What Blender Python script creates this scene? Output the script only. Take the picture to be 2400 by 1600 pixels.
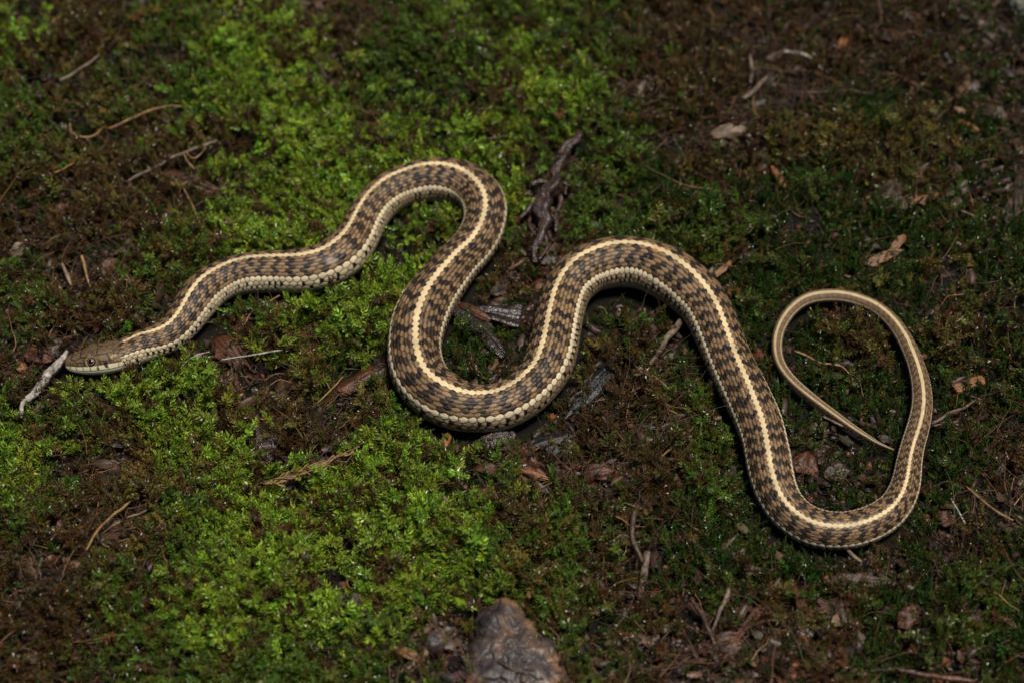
import bpy, math, random
import numpy as np
from mathutils import Vector, noise as mnoise

random.seed(7)
rng = np.random.default_rng(11)
scene = bpy.context.scene
for o in list(bpy.data.objects):
    bpy.data.objects.remove(o)
C = scene.collection

# ------------------------------------------------------------------ camera
ELEV = math.radians(50.0)
LENS, SENS = 70.0, 36.0
FRAME_W = 0.34                       # metres across the picture at the middle
DIST = FRAME_W * LENS / SENS
CAM = np.array([0.0, -DIST * math.cos(ELEV), DIST * math.sin(ELEV)])
FWD = -CAM / np.linalg.norm(CAM)
RIGHT = np.array([1.0, 0.0, 0.0])
UPV = np.cross(RIGHT, FWD)
K = SENS / LENS / 2400.0             # ray slope per photo pixel

cam_d = bpy.data.cameras.new('camera')
cam = bpy.data.objects.new('camera', cam_d)
C.objects.link(cam)
cam.location = CAM
cam.rotation_euler = (math.pi / 2 - ELEV, 0, 0)
cam_d.lens = LENS
cam_d.sensor_width = SENS
cam_d.clip_start = 0.02
cam_d.clip_end = 100
cam_d.dof.use_dof = True
cam_d.dof.focus_distance = DIST - 0.030
cam_d.dof.aperture_fstop = 9.0
scene.camera = cam

# ------------------------------------------------------------------ light
SUN_DIR = Vector((0.20, -0.08, 1.0)).normalized()
w = bpy.data.worlds.new('World')
scene.world = w
w.use_nodes = True
nt = w.node_tree
bg = nt.nodes['Background']
sky = nt.nodes.new('ShaderNodeTexSky')
sky.sky_type = 'NISHITA'
sky.sun_disc = False
sky.sun_elevation = math.asin(SUN_DIR.z)
sky.sun_rotation = math.atan2(SUN_DIR.x, SUN_DIR.y)
nt.links.new(sky.outputs[0], bg.inputs[0])
bg.inputs[1].default_value = 0.05
sd = bpy.data.lights.new('sun', 'SUN')
sd.energy = 4.2
sd.angle = math.radians(15)
sd.color = (1.0, 0.93, 0.82)
sun = bpy.data.objects.new('sun', sd)
C.objects.link(sun)
sun.location = SUN_DIR * 5
sun.rotation_euler = SUN_DIR.to_track_quat('Z', 'Y').to_euler()
scene.view_settings.view_transform = 'Standard'
scene.view_settings.look = 'None'
scene.view_settings.gamma = 1
scene.view_settings.use_curve_mapping = False
scene.view_settings.exposure = -0.16


# ------------------------------------------------------------------ helpers
def srgb(r, g, b):
    f = lambda c: (c / 255 / 12.92) if c <= 10 else ((c / 255 + 0.055) / 1.055) ** 2.4
    return np.array([f(r), f(g), f(b)])


def ray(px, py):
    px = np.asarray(px, float); py = np.asarray(py, float)
    d = FWD + ((px - 1200) * K)[..., None] * RIGHT + ((800 - py) * K)[..., None] * UPV
    return d


def on_plane(px, py, z):
    d = ray(px, py)
    t = (np.asarray(z, float) - CAM[2]) / d[..., 2]
    return CAM + d * t[..., None]


def project(P):
    v = P - CAM
    dep = v @ FWD
    return 1200 + (v @ RIGHT) / dep / K, 800 - (v @ UPV) / dep / K, dep


_tab = rng.random((256, 256))


def vnoise(x, y):
    xi = np.floor(x).astype(int); yi = np.floor(y).astype(int)
    fx = x - xi; fy = y - yi
    fx = fx * fx * (3 - 2 * fx); fy = fy * fy * (3 - 2 * fy)
    a = _tab[xi % 256, yi % 256]; b = _tab[(xi + 1) % 256, yi % 256]
    c = _tab[xi % 256, (yi + 1) % 256]; d = _tab[(xi + 1) % 256, (yi + 1) % 256]
    return (a * (1 - fx) + b * fx) * (1 - fy) + (c * (1 - fx) + d * fx) * fy - 0.5


def fbm(x, y, oct=4):
    s = 0; a = 1.0; t = 0
    for k in range(oct):
        s = s + a * vnoise(x * 2 ** k + 17.3 * k, y * 2 ** k + 5.1 * k); t += a; a *= 0.5
    return s / t * 2


def smooth1(Q, k):
    wt = np.hanning(2 * k + 3)[1:-1]; wt /= wt.sum()
    pad = np.pad(Q, (k, k), mode='reflect', reflect_type='odd')
    return np.convolve(pad, wt, 'valid')


def sstep(a, b, x):
    t = np.clip((x - a) / (b - a), 0, 1)
    return t * t * (3 - 2 * t)


def mesh_np(name, V, F, smooth=True, colors=None):
    """V (n,3); F (m,4) quads, (m,3) tris or a list of faces."""
    me = bpy.data.meshes.new(name)
    if isinstance(F, np.ndarray):
        n, k = F.shape
        me.vertices.add(len(V)); me.vertices.foreach_set('co', np.ascontiguousarray(V, dtype=np.float32).ravel())
        me.loops.add(n * k); me.loops.foreach_set('vertex_index', np.ascontiguousarray(F, dtype=np.int32).ravel())
        me.polygons.add(n)
        me.polygons.foreach_set('loop_start', np.arange(0, n * k, k, dtype=np.int32))
        me.polygons.foreach_set('loop_total', np.full(n, k, dtype=np.int32))
        me.update(calc_edges=True)
        me.validate()
    else:
        me.from_pydata([tuple(v) for v in V], [], F)
    me.polygons.foreach_set('use_smooth', np.full(len(me.polygons), smooth))
    if colors is not None:
        at = me.color_attributes.new('col', 'FLOAT_COLOR', 'POINT')
        c4 = np.c_[colors, np.ones(len(colors))].astype(np.float32)
        at.data.foreach_set('color', c4.ravel())
    return me


def obj(name, me, mat=None, parent=None):
    o = bpy.data.objects.new(name, me)
    C.objects.link(o)
    if mat is not None:
        me.materials.append(mat)
    if parent is not None:
        o.parent = parent
    return o


def tag(o, label=None, cat=None, group=None, kind=None):
    if label: o['label'] = label
    if cat: o['category'] = cat
    if group: o['group'] = group
    if kind: o['kind'] = kind
    return o


# ------------------------------------------------------------------ materials
def new_mat(name):
    m = bpy.data.materials.new(name)
    m.use_nodes = True
    n = m.node_tree.nodes
    return m, n, m.node_tree.links, n['Principled BSDF']


def set_p(p, **kw):
    for k, v in kw.items():
        p.inputs[k.replace('_', ' ')].default_value = v


def wood_mat(name, c1, c2, rough=0.45, scale=300.0, stretch=(1, 1, 1), bump=0.6, spec=0.5, c3=None):
    """bark, twig, stone: two or three colours broken up by noise, with fine relief"""
    m, n, l, p = new_mat(name)
    tc = n.new('ShaderNodeTexCoord')
    mp = n.new('ShaderNodeMapping'); mp.inputs['Scale'].default_value = stretch
    l.new(tc.outputs['Object'], mp.inputs[0])
    nz = n.new('ShaderNodeTexNoise'); nz.inputs['Scale'].default_value = scale
    nz.inputs['Detail'].default_value = 6; nz.inputs['Roughness'].default_value = 0.65
    l.new(mp.outputs[0], nz.inputs[0])
    cr = n.new('ShaderNodeValToRGB')
    e = cr.color_ramp.elements
    e[0].position = 0.36; e[0].color = (*c1, 1)
    e[1].position = 0.64; e[1].color = (*c2, 1)
    if c3 is not None:
        k = e.new(0.72); k.color = (*c3, 1)
    l.new(nz.outputs[0], cr.inputs[0]); l.new(cr.outputs[0], p.inputs['Base Color'])
    n2 = n.new('ShaderNodeTexNoise'); n2.inputs['Scale'].default_value = scale * 3.5
    n2.inputs['Detail'].default_value = 4
    l.new(mp.outputs[0], n2.inputs[0])
    mx = n.new('ShaderNodeMath'); mx.operation = 'ADD'
    l.new(nz.outputs[0], mx.inputs[0]); l.new(n2.outputs[0], mx.inputs[1])
    bp = n.new('ShaderNodeBump'); bp.inputs['Strength'].default_value = bump; bp.inputs['Distance'].default_value = 0.0006
    l.new(mx.outputs[0], bp.inputs['Height']); l.new(bp.outputs[0], p.inputs['Normal'])
    rr = n.new('ShaderNodeMapRange'); rr.inputs['To Min'].default_value = max(0.08, rough - 0.18); rr.inputs['To Max'].default_value = min(1, rough + 0.2)
    l.new(n2.outputs[0], rr.inputs['Value']); l.new(rr.outputs[0], p.inputs['Roughness'])
    p.inputs['Specular IOR Level'].default_value = spec
    return m


# moss leaves: colour comes with each shoot, browner towards the old leaves at its foot
def moss_mat(name, rough, brown, trans=0.18):
    m, n, l, p = new_mat(name)
    a = n.new('ShaderNodeAttribute'); a.attribute_type = 'INSTANCER'; a.attribute_name = 'tint'
    b = n.new('ShaderNodeAttribute'); b.attribute_name = 'col'
    sep = n.new('ShaderNodeSeparateColor'); l.new(b.outputs['Color'], sep.inputs[0])
    mix = n.new('ShaderNodeMix'); mix.data_type = 'RGBA'
    mix.inputs['A'].default_value = (*brown, 1)
    l.new(sep.outputs[0], mix.inputs['Factor']); l.new(a.outputs['Color'], mix.inputs['B'])
    mul = n.new('ShaderNodeMix'); mul.data_type = 'RGBA'; mul.blend_type = 'MULTIPLY'; mul.inputs['Factor'].default_value = 1
    cmb = n.new('ShaderNodeCombineColor')
    for i in range(3): l.new(sep.outputs[1], cmb.inputs[i])
    l.new(mix.outputs['Result'], mul.inputs['A']); l.new(cmb.outputs[0], mul.inputs['B'])
    l.new(mul.outputs['Result'], p.inputs['Base Color'])
    p.inputs['Roughness'].default_value = rough
    p.inputs['Specular IOR Level'].default_value = 0.5
    tr = n.new('ShaderNodeBsdfTranslucent'); l.new(mul.outputs['Result'], tr.inputs[0])
    ms = n.new('ShaderNodeMixShader'); ms.inputs[0].default_value = trans
    l.new(p.outputs[0], ms.inputs[1]); l.new(tr.outputs[0], ms.inputs[2])
    l.new(ms.outputs[0], n['Material Output'].inputs['Surface'])
    return m


def inst_mat(name, rough, spec=0.5):
    m, n, l, p = new_mat(name)
    a = n.new('ShaderNodeAttribute'); a.attribute_type = 'INSTANCER'; a.attribute_name = 'tint'
    tc = n.new('ShaderNodeTexCoord'); nz = n.new('ShaderNodeTexNoise'); nz.inputs['Scale'].default_value = 900
    l.new(tc.outputs['Object'], nz.inputs[0])
    mr = n.new('ShaderNodeMapRange'); mr.inputs['To Min'].default_value = 0.45; mr.inputs['To Max'].default_value = 1.5
    l.new(nz.outputs[0], mr.inputs['Value'])
    vm = n.new('ShaderNodeVectorMath'); vm.operation = 'SCALE'
    l.new(a.outputs['Color'], vm.inputs[0]); l.new(mr.outputs[0], vm.inputs['Scale'])
    l.new(vm.outputs[0], p.inputs['Base Color'])
    p.inputs['Roughness'].default_value = rough
    p.inputs['Specular IOR Level'].default_value = spec
    return m


# ------------------------------------------------------------------ the snake's line, traced in photo pixels:
# (x, y, half width, offset of the back stripe from the middle: -1 far edge .. 1 near edge)
SPINE = [(153,850,25,-.6),(196,847,30.6,-0.62),(240,839,40.4,-0.58),(285,829,40.9,-0.60),(325,817,38.3,-0.64),(368,801,37.2,-0.66),(404,781,40.0,-0.62),(433,751,43.9,-0.55),(459,713,47.1,-0.56),(486,681,48.6,-0.64),(525,657,47.4,-0.75),(568,644,46.9,-0.84),(610,640,47.8,-0.85),(652,638,49.4,-0.78),(697,637,51.7,-0.75),(739,631,53.8,-0.77),(781,615,54.5,-0.77),(817,587,53.0,-0.70),(841,554,49.2,-0.62),(862,513,46.2,-0.67),(885,479,46.4,-0.72),(920,450,48.2,-0.76),(958,434,50.9,-0.78),(1003,424,51.2,-0.80),(1045,423,50.8,-0.80),(1089,431,51.6,-0.64),(1124,458,52.3,-0.32),(1138,496,50.6,-0.00),(1131,540,48.7,0.25),(1109,579,49.5,0.36),(1080,610,51.9,0.38),(1051,645,54.6,0.40),(1025,678,57.5,0.40),(1002,713,60.9,0.34),(983,754,63.0,0.22),(973,795,63.4,0.08),(972,840,63.2,-0.10),(985,883,62.6,-0.30),(1011,915,61.9,-0.45),(1049,940,59.7,-0.56),(1088,954,57.2,-0.64),(1133,958,55.3,-0.71),(1174,953,54.3,-0.75),(1216,934,53.8,-0.74),(1248,908,55.9,-0.67),(1276,873,58.5,-0.57),(1293,831,58.9,-0.47),(1302,790,58.1,-0.43),(1310,748,56.4,-0.44),(1322,704,55.0,-0.52),(1340,667,55.9,-0.61),(1373,636,57.5,-0.68),(1415,620,59.1,-0.76),(1456,615,59.4,-0.82),(1501,619,60.5,-0.82),(1541,632,61.6,-0.76),(1582,653,61.9,-0.68),(1615,678,60.0,-0.60),(1646,711,57.7,-0.53),(1667,747,55.6,-0.47),(1685,789,54.8,-0.45),(1701,828,54.8,-0.41),(1720,870,55.6,-0.40),(1739,907,55.5,-0.38),(1758,945,55.1,-0.31),(1777,986,55.0,-0.21),(1790,1026,54.3,-0.13),(1800,1071,53.0,-0.06),(1808,1112,51.0,-0.05),(1822,1156,49.4,-0.10),(1843,1191,48.0,-0.21),(1877,1221,46.8,-0.27),(1915,1238,45.8,-0.29),(1960,1244,44.4,-0.29),(2001,1240,43.0,-0.27),(2044,1226,41.2,-0.25),(2083,1202,39.2,-0.19),(2109,1170,36.4,-0.09),(2124,1128,32.6,0.04),(2130,1086,29.4,0.08),(2139,1042,27.0,0.04),(2151,1002,26.0,0.09),(2160,957,24.6,0.17),(2160,915,22.6,0.18),(2151,870,20.6,0.25),(2137,831,19.2,0.35),(2117,790,18.1,0.42),(2093,756,17.0,0.48),(2059,725,16.0,0.58),(2022,707,15.6,0.62),(1978,695,15.3,0.62),(1936,693,15.0,0.60),(1892,701,14.6,0.54),(1858,724,14.0,0.48),(1832,761,13.0,0.45),(1821,801,12.2,0.42),(1826,845,11.4,0.36),(1850,883,10.7,0.26),(1880,912,10.2,0.13),(1916,941,9.6,0.03),(1950,966,9.0,0),(1987,993,8.2,0),(2022,1016,6.6,0),(2061,1039,4.2,0),(2094,1053,1.4,0)]
SP = np.array(SPINE, float)


def catmull(P, n):
    d = np.r_[0, np.cumsum(np.hypot(*np.diff(P[:, :2], axis=0).T))]
    s = np.linspace(0, d[-1], n)
    m = np.gradient(P, axis=0) / np.gradient(d)[:, None]
    k = np.clip(np.searchsorted(d, s, 'right') - 1, 0, len(d) - 2)
    h = (d[k + 1] - d[k])[:, None]; t = ((s - d[k]) / h[:, 0])[:, None]
    return ((2*t**3-3*t**2+1)*P[k] + (t**3-2*t**2+t)*h*m[k] + (-2*t**3+3*t**2)*P[k+1] + (t**3-t**2)*h*m[k+1])


DP = catmull(SP, 1600)
for j, kk in ((0, 9), (1, 9), (2, 40), (3, 40)):
    DP[:, j] = smooth1(DP[:, j], kk)
DP[:, 2] *= 1 + 0.045 * fbm(np.arange(1600) / 26.0, np.full(1600, 3.7), 2)
DP[:, 2] = np.maximum(DP[:, 2], 0.6)
zc = DP[:, 2] * K * DIST * 0.93
for _ in range(4):
    P3 = on_plane(DP[:, 0], DP[:, 1], zc)
    dep = (P3 - CAM) @ FWD
    RM = DP[:, 2] * K * dep
    lift = 0.0014 * np.exp(-np.arange(1600) / 60.0) + 0.0034 * sstep(0.0062, 0.0022, RM) * (np.arange(1600) > 800)           # the head rests a little higher, on the moss
    zc = RM * 0.93 + lift
SNAKE_XY = P3[::8, :2].copy()
SNAKE_R = RM[::8].copy()


def snake_gap(x, y):
    """distance in plan from the snake's skin (negative: underneath it)"""
    out = np.full(x.shape, 9.0)
    xf, yf, of = x.ravel(), y.ravel(), out.ravel()
    m = (np.abs(xf) < 0.22) & (np.abs(yf) < 0.2)
    idx = np.where(m)[0]
    for c0 in range(0, len(idx), 20000):
        q = idx[c0:c0 + 20000]
        d = np.sqrt((xf[q, None] - SNAKE_XY[None, :, 0]) ** 2 + (yf[q, None] - SNAKE_XY[None, :, 1]) ** 2) - SNAKE_R[None]
        of[q] = d.min(1)
    return of.reshape(x.shape)


def terrain(x, y, gap=None):
    x = np.asarray(x, float); y = np.asarray(y, float)
    if gap is None: gap = snake_gap(x, y)
    f = sstep(0.002, 0.035, gap)
    big = fbm(x * 13 + 31.7, y * 13 + 8.2, 3) * 0.0085
    fine = fbm(x * 90 + 3, y * 90 + 77, 3) * 0.0016
    far = np.hypot(x, y)
    hills = sstep(0.5, 6, far) * fbm(x * 0.5 + 9, y * 0.5 + 3, 3) * 0.35
    big = big + fbm(x * 38 + 3.3, y * 38 + 61, 2) * 0.0030
    return big * f + fine * (0.35 + 0.65 * f) - 0.0006 + hills


def at_ground(px, py, dz=0.0):
    z = np.zeros(np.shape(px))
    for _ in range(5):
        P = on_plane(px, py, z)
        z = terrain(P[..., 0], P[..., 1]) + dz
    return on_plane(px, py, z)


# ------------------------------------------------------------------ ground cover map, one letter per 100 x 100 photo pixels
# G bright leafy moss, g mid green, o olive and thin, d dark fine moss, b brown root fibres, k black wet soil, r reddish litter
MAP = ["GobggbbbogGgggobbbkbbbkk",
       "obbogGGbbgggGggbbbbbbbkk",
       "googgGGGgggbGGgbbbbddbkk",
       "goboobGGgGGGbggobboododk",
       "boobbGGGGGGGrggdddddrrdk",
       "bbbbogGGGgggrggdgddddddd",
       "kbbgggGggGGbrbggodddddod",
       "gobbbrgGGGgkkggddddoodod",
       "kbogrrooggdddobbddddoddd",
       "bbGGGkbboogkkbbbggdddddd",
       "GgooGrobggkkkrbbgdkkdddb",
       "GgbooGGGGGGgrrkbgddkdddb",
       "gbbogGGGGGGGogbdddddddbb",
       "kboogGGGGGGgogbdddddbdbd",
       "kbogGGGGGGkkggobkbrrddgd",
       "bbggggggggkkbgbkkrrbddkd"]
MAPA = np.array([[ord(c) for c in r] for r in MAP])


def cover(x, y, spread=55):
    px, py, _ = project(np.c_[x, y, np.zeros_like(x)])
    ox = fbm(x * 60, y * 60, 3) * 90 + rng.normal(0, spread * 0.6, x.shape)
    oy = fbm(x * 60 + 40, y * 60 + 12, 3) * 90 + rng.normal(0, spread * 0.6, x.shape)
    ci = np.floor((px + ox) / 100).astype(int); ri = np.floor((py + oy) / 100).astype(int)
    # beyond the frame the same kind of ground goes on: the map is mirrored
    ci = np.abs(ci); ci = np.where(ci > 23, 47 - ci, ci); ri = np.abs(ri); ri = np.where(ri > 15, 31 - ri, ri)
    return MAPA[np.clip(ri, 0, 15), np.clip(ci, 0, 23)]


# ------------------------------------------------------------------ ground sheet
def build_ground():
    def axis(n_f, half, step, reach):
        a = list(np.arange(-half, half + 1e-9, step))
        ext = []; s = step; v = half
        while v < reach:
            s *= 1.16; v += s; ext.append(v)
        return np.array([-e for e in ext[::-1]] + a + ext)
    gx = axis(0, 0.30, 0.0017, 25); gy = axis(0, 0.30, 0.0017, 25)
    X, Y = np.meshgrid(gx, gy)
    Z = terrain(X, Y)
    n, m = X.shape
    V = np.c_[X.ravel(), Y.ravel(), Z.ravel()]
    I = np.arange(n * m).reshape(n, m)
    F = np.c_[I[:-1, :-1].ravel(), I[:-1, 1:].ravel(), I[1:, 1:].ravel(), I[1:, :-1].ravel()]
    mt, nn, l, p = new_mat('wet_soil')
    tc = nn.new('ShaderNodeTexCoord')
    a = nn.new('ShaderNodeTexNoise'); a.inputs['Scale'].default_value = 45; a.inputs['Detail'].default_value = 8
    b = nn.new('ShaderNodeTexNoise'); b.inputs['Scale'].default_value = 420; b.inputs['Detail'].default_value = 6; b.inputs['Roughness'].default_value = 0.7
    l.new(tc.outputs['Object'], a.inputs[0]); l.new(tc.outputs['Object'], b.inputs[0])
    cr = nn.new('ShaderNodeValToRGB'); e = cr.color_ramp.elements
    e[0].position = 0.35; e[0].color = (0.004, 0.003, 0.002, 1)
    e[1].position = 0.7; e[1].color = (0.015, 0.009, 0.005, 1)
    l.new(a.outputs[0], cr.inputs[0]); l.new(cr.outputs[0], p.inputs['Base Color'])
    bp = nn.new('ShaderNodeBump'); bp.inputs['Strength'].default_value = 1.0; bp.inputs['Distance'].default_value = 0.003
    l.new(b.outputs[0], bp.inputs['Height']); l.new(bp.outputs[0], p.inputs['Normal'])
    set_p(p, Roughness=0.7, Specular_IOR_Level=0.35)
    o = obj('ground', mesh_np('ground', V, F), mt)
    tag(o, 'dark wet forest soil under the moss and the snake', None, None, 'structure')


build_ground()


# ------------------------------------------------------------------ snake
def hash2(i, r, k=0):
    v = np.sin(i * 127.1 + r * 311.7 + k * 74.7) * 43758.5453
    return v - np.floor(v)


def build_snake():
    root = bpy.data.objects.new('garter_snake', None)
    C.objects.link(root)
    tag(root, 'brown striped garter snake winding in loops across the moss', 'snake')
    base = P3[len(P3) // 2].copy()
    root.location = (0, 0, 0)

    # axis and frames, densely
    n0 = len(P3)
    seg = np.linalg.norm(np.diff(P3, axis=0), axis=1)
    s0 = np.r_[0, np.cumsum(seg)]
    L = s0[-1]
    # ring spacing follows the scale length
    Rf = lambda s: np.interp(s, s0, RM)
    sf = np.linspace(0, L, 6000)
    pitch = 0.00045 + 0.235 * Rf(sf)
    uf = np.r_[0, np.cumsum(np.diff(sf) / pitch[:-1])]
    nu = uf[-1]
    per = 7
    ring_u = np.arange(0, nu, 1.0 / per)
    s_r = np.interp(ring_u, uf, sf)
    HEAD = 0.0215
    s_head = np.linspace(0, 1, 150) ** 1.25 * (HEAD * 1.15)
    s_r = np.r_[s_head, s_r[s_r > HEAD * 1.15 + 0.0001], L]
    u_r = np.interp(s_r, sf, uf)
    Cx = np.c_[[np.interp(s_r, s0, P3[:, k]) for k in range(3)]].T
    Tn = np.gradient(P3, axis=0); Tn /= np.linalg.norm(Tn, axis=1)[:, None]
    T = np.c_[[np.interp(s_r, s0, smooth1(Tn[:, k], 6)) for k in range(3)]].T
    T /= np.linalg.norm(T, axis=1)[:, None]
    Rr = Rf(s_r)
    off = np.clip(np.interp(s_r, s0, DP[:, 3]), -0.9, 0.9)
    v = Cx - CAM; v /= np.linalg.norm(v, axis=1)[:, None]
    wv = -v - T * ((-v) * T).sum(1)[:, None]; wv /= np.linalg.norm(wv, axis=1)[:, None]
    pv = np.cross(T, wv)
    D = wv * np.sqrt(1 - off ** 2)[:, None] + pv * off[:, None]
    # head held level: its back faces straight up
    up = np.array([0, 0, 1.0]); upd = up - T * (T @ up)[:, None]; upd /= np.linalg.norm(upd, axis=1)[:, None]
    roll = math.radians(24)                             # rolled a little away from the camera side
    upd = upd * math.cos(roll) - np.cross(T, upd) * math.sin(roll)
    kh = sstep(HEAD * 1.7, HEAD * 0.9, s_r)[:, None]
    D = D * (1 - kh) + upd * kh; D /= np.linalg.norm(D, axis=1)[:, None]
    S = np.cross(T, D)                                   # right-hand side of the snake as it heads for its tail

    # angles round the body (0 = back): fine where the scales show, coarse on the belly
    ph = np.r_[np.linspace(-128, 128, 215), np.linspace(128, 232, 16)[1:-1]]
    ph = np.radians(ph)
    nr, na = len(s_r), len(ph)
    PH = np.broadcast_to(ph, (nr, na)); U = np.broadcast_to(u_r[:, None], (nr, na)); SS = np.broadcast_to(s_r[:, None], (nr, na))
    phs = np.where(PH > math.pi, PH - 2 * math.pi, PH)
    # scale rows: narrow on the back, wide towards the belly
    adeg = np.degrees(np.abs(phs))
    rho = np.interp(adeg, [0, 6.4, 57.6, 70, 84, 99, 112, 125], [0, 0.5, 6, 7, 8, 9, 10, 11]) * np.sign(phs)
    wig = fbm(U * 0.9, rho * 1.3 + 50, 2) * 0.10
    best = np.full((nr, na), 9.0); second = best.copy(); bi = np.zeros((nr, na)); br = np.zeros((nr, na)); bdu = np.zeros((nr, na)); bdr = np.zeros((nr, na))
    Uw = U + wig
    for k in (-1, 0, 1, 2):
        r = np.floor(rho) + k
        o_ = np.where(np.mod(r, 2) == 1, 0.5, 0.0)
        for dk in (-1, 0, 1):
            i = np.round(Uw - o_) + dk
            du = Uw - o_ - i; dr = rho - r
            m = (np.abs(du) ** 1.8 + (np.abs(dr) * 0.84) ** 1.8) ** (1 / 1.8)
            lt = m < best
            second = np.where(lt, best, np.minimum(second, m))
            bi = np.where(lt, i, bi); br = np.where(lt, r, br); bdu = np.where(lt, du, bdu); bdr = np.where(lt, dr, bdr)
            best = np.where(lt, m, best)
    edge = second - best
    ar = np.abs(br)
    belly = np.abs(rho) > 9.7
    # ---- relief
    A = 0.019 * Rr[:, None] + 0.00002
    hgt = A * sstep(0.0, 0.2, edge) + A * 1.3 * bdu
    keel = np.exp(-(bdr / 0.10) ** 2) * (ar < 8.5)
    hgt = hgt + 0.45 * A * keel * sstep(0.0, 0.2, edge)
    scute = np.abs(Uw - np.round(Uw))
    hgt = np.where(belly, A * sstep(0.0, 0.10, 0.5 - scute), hgt)
    # ---- colours
    rand = hash2(bi, br)
    rand2 = hash2(bi, br, 3)
    brown = srgb(152, 121, 87); brown2 = srgb(110, 86, 61); dark = srgb(20, 16, 18); cream = srgb(236, 211, 164); pale = srgb(240, 220, 182); skin = srgb(24, 18, 14); bell = srgb(150, 134, 104); flank = srgb(186, 165, 130)
    tsel = rand[..., None]
    col = brown * tsel + brown2 * (1 - tsel)
    # two series of alternating dark blotches on each side
    upper = (ar >= 1) & (ar <= 3); lower_ = (ar >= 4) & (ar <= 6)
    per_ = 2.35
    cu = bi + np.where(np.mod(br, 2) == 1, 0.5, 0)
    jit = fbm(cu * 0.06 + 4, np.sign(br) * 9 + 20 + 0 * cu, 2) * 0.7
    ph1 = np.mod(cu / per_ + jit, 1); ph2 = np.mod(cu / per_ + jit + 0.20 + 0.25 * fbm(cu * 0.08, np.sign(br) * 5 + 9 + 0 * cu, 2), 1)
    size_ = 0.16 * fbm(cu * 0.4, br * 0.5 + 40, 2)
    dk = (upper & (ph1 < 0.44 + size_)) | (lower_ & (ph2 < 0.46 + size_))
    dk &= hash2(bi, br, 9) > 0.04
    dkf = np.where(dk, 0.84 + 0.16 * rand2, 0.30 * rand2 ** 3)
    dkf = np.where((ar == 6) & dk, dkf * 0.9, dkf)
    tailf = sstep(0.72, 0.9, SS / L)
    dkf = dkf * (1 - 0.45 * tailf)
    col = col * (1 - dkf[..., None]) + dark * dkf[..., None]
    lat = (ar == 7)
    col = np.where(lat[..., None], pale * (0.72 + 0.28 * tsel), col)
    low = (ar >= 8) & ~lat
    col = np.where(low[..., None], (srgb(134, 110, 80) + (pale * 0.9 - srgb(134, 110, 80)) * np.clip(0.8 * sstep(0.22, 0.10, SS / L) + np.where(ar == 8, 0.45, 0.2) * rand2, 0, 1)[..., None]) * (0.74 + 0.36 * tsel), col)
    spot = low & (((ar == 8) & (rand2 > 0.5) & (bdu > 0.05)) | ((ar == 9) & (rand2 > 0.72) & (bdu < -0.1)))
    col = np.where(spot[..., None], dark, col)
    col = np.where(belly[..., None], bell * (0.92 + 0.08 * tsel), col)
    # paler ridge line on brown scales
    shd = np.where((ar >= 1) & (ar <= 6), 1 - 0.42 * np.clip(np.abs(bdr) / 0.6, 0, 1) ** 1.5, 1.0)
    col = col * shd[..., None]
    kf = (keel * 0.55 * (ar >= 1) * (ar <= 6) * (1 - 0.8 * dkf))[..., None]
    col = col * (1 - kf) + srgb(176, 146, 108) * kf
    gw = np.where(ar >= 8, 0.19, np.where(ar >= 7, 0.11, 0.12))
    gro = (1 - sstep(gw * 0.35, gw * 1.25, edge))
    gro = np.where(belly, 0.5 * (1 - sstep(0.01, 0.05, 0.5 - scute)), gro)
    skn = np.where((ar >= 1)[..., None], skin, srgb(150, 118, 78))
    col = col * (1 - gro[..., None] * 0.92) + skn * gro[..., None] * 0.92
    # stripe down the back; its edges step from scale to scale
    sw = 0.33 + 1.1 * tailf + 0.1 * (rand - 0.5)
    stripe = (br == 0) | ((ar == 1) & (np.abs(rho) < sw))
    stripe = stripe & (SS > HEAD * 0.93)
    dirt = 1 - 0.34 * np.clip(fbm(U * 0.35 + 70, rho * 0.6, 3) + 0.05, 0, 1)[..., None]
    g2 = (gro * 0.45 * (br != 0) + gro * 0.22 * (br == 0))[..., None]
    sc = cream * (0.84 + 0.16 * tsel) * (1 - 0.24 * tailf[..., None]) * dirt
    sc = sc * (1 - g2) + srgb(120, 86, 50) * g2
    stw = np.where(br == 0, 1.0, 1.0)
    col = np.where(stripe[..., None], sc, col)
    tl = 0.32 * tailf[..., None] * (~stripe)[..., None]
    col = col * (1 - tl) + srgb(124, 101, 76) * tl
    # an abraded greyish patch on the flank of the first long bend, one rubbed orange spot on the stripe
    px, py, _ = project((Cx[:, None] + Rr[:, None, None] * (np.cos(PH)[..., None] * D[:, None] + np.sin(PH)[..., None] * S[:, None])).reshape(-1, 3))
    px = px.reshape(nr, na); py = py.reshape(nr, na)
    facing = adeg < 100
    gp = np.exp(-(((px - 776) / 13) ** 2 + ((py - 612) / 9) ** 2) ** 1.5) * facing
    gp = gp[..., None] * 0.8 * (0.6 + 0.4 * tsel)
    col = col * (1 - gp) + srgb(178, 164, 150) * gp
    gp = (np.exp(-(((px - 1537) / 10) ** 2 + ((py - 583) / 6) ** 2)) * facing * 0.5)[..., None]
    col = col * (1 - gp) + srgb(205, 130, 60) * gp

    # ---- cross-section, with the head drawn out at the front (metres)
    x = s_r * 1000
    hx = [0, .25, .8, 1.8, 3.2, 5, 7.5, 9.5, 12, 15, 18, 21, 24, 27]
    ha = [.25, 1.7, 2.8, 3.5, 4.1, 4.6, 5.2, 5.7, 6.2, 6.45, 6.2, 5.6, 5.2, 5.0]
    ht = [.2, 1.1, 1.85, 2.4, 2.85, 3.25, 3.85, 4.15, 4.3, 4.25, 4.15, 4.2, 4.4, 4.7]
    hb = [.2, .9, 1.7, 2.4, 2.9, 3.4, 4.0, 4.3, 4.6, 4.7, 4.6, 4.5, 4.5, 4.7]
    xs = np.linspace(0, 27, 600)
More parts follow.
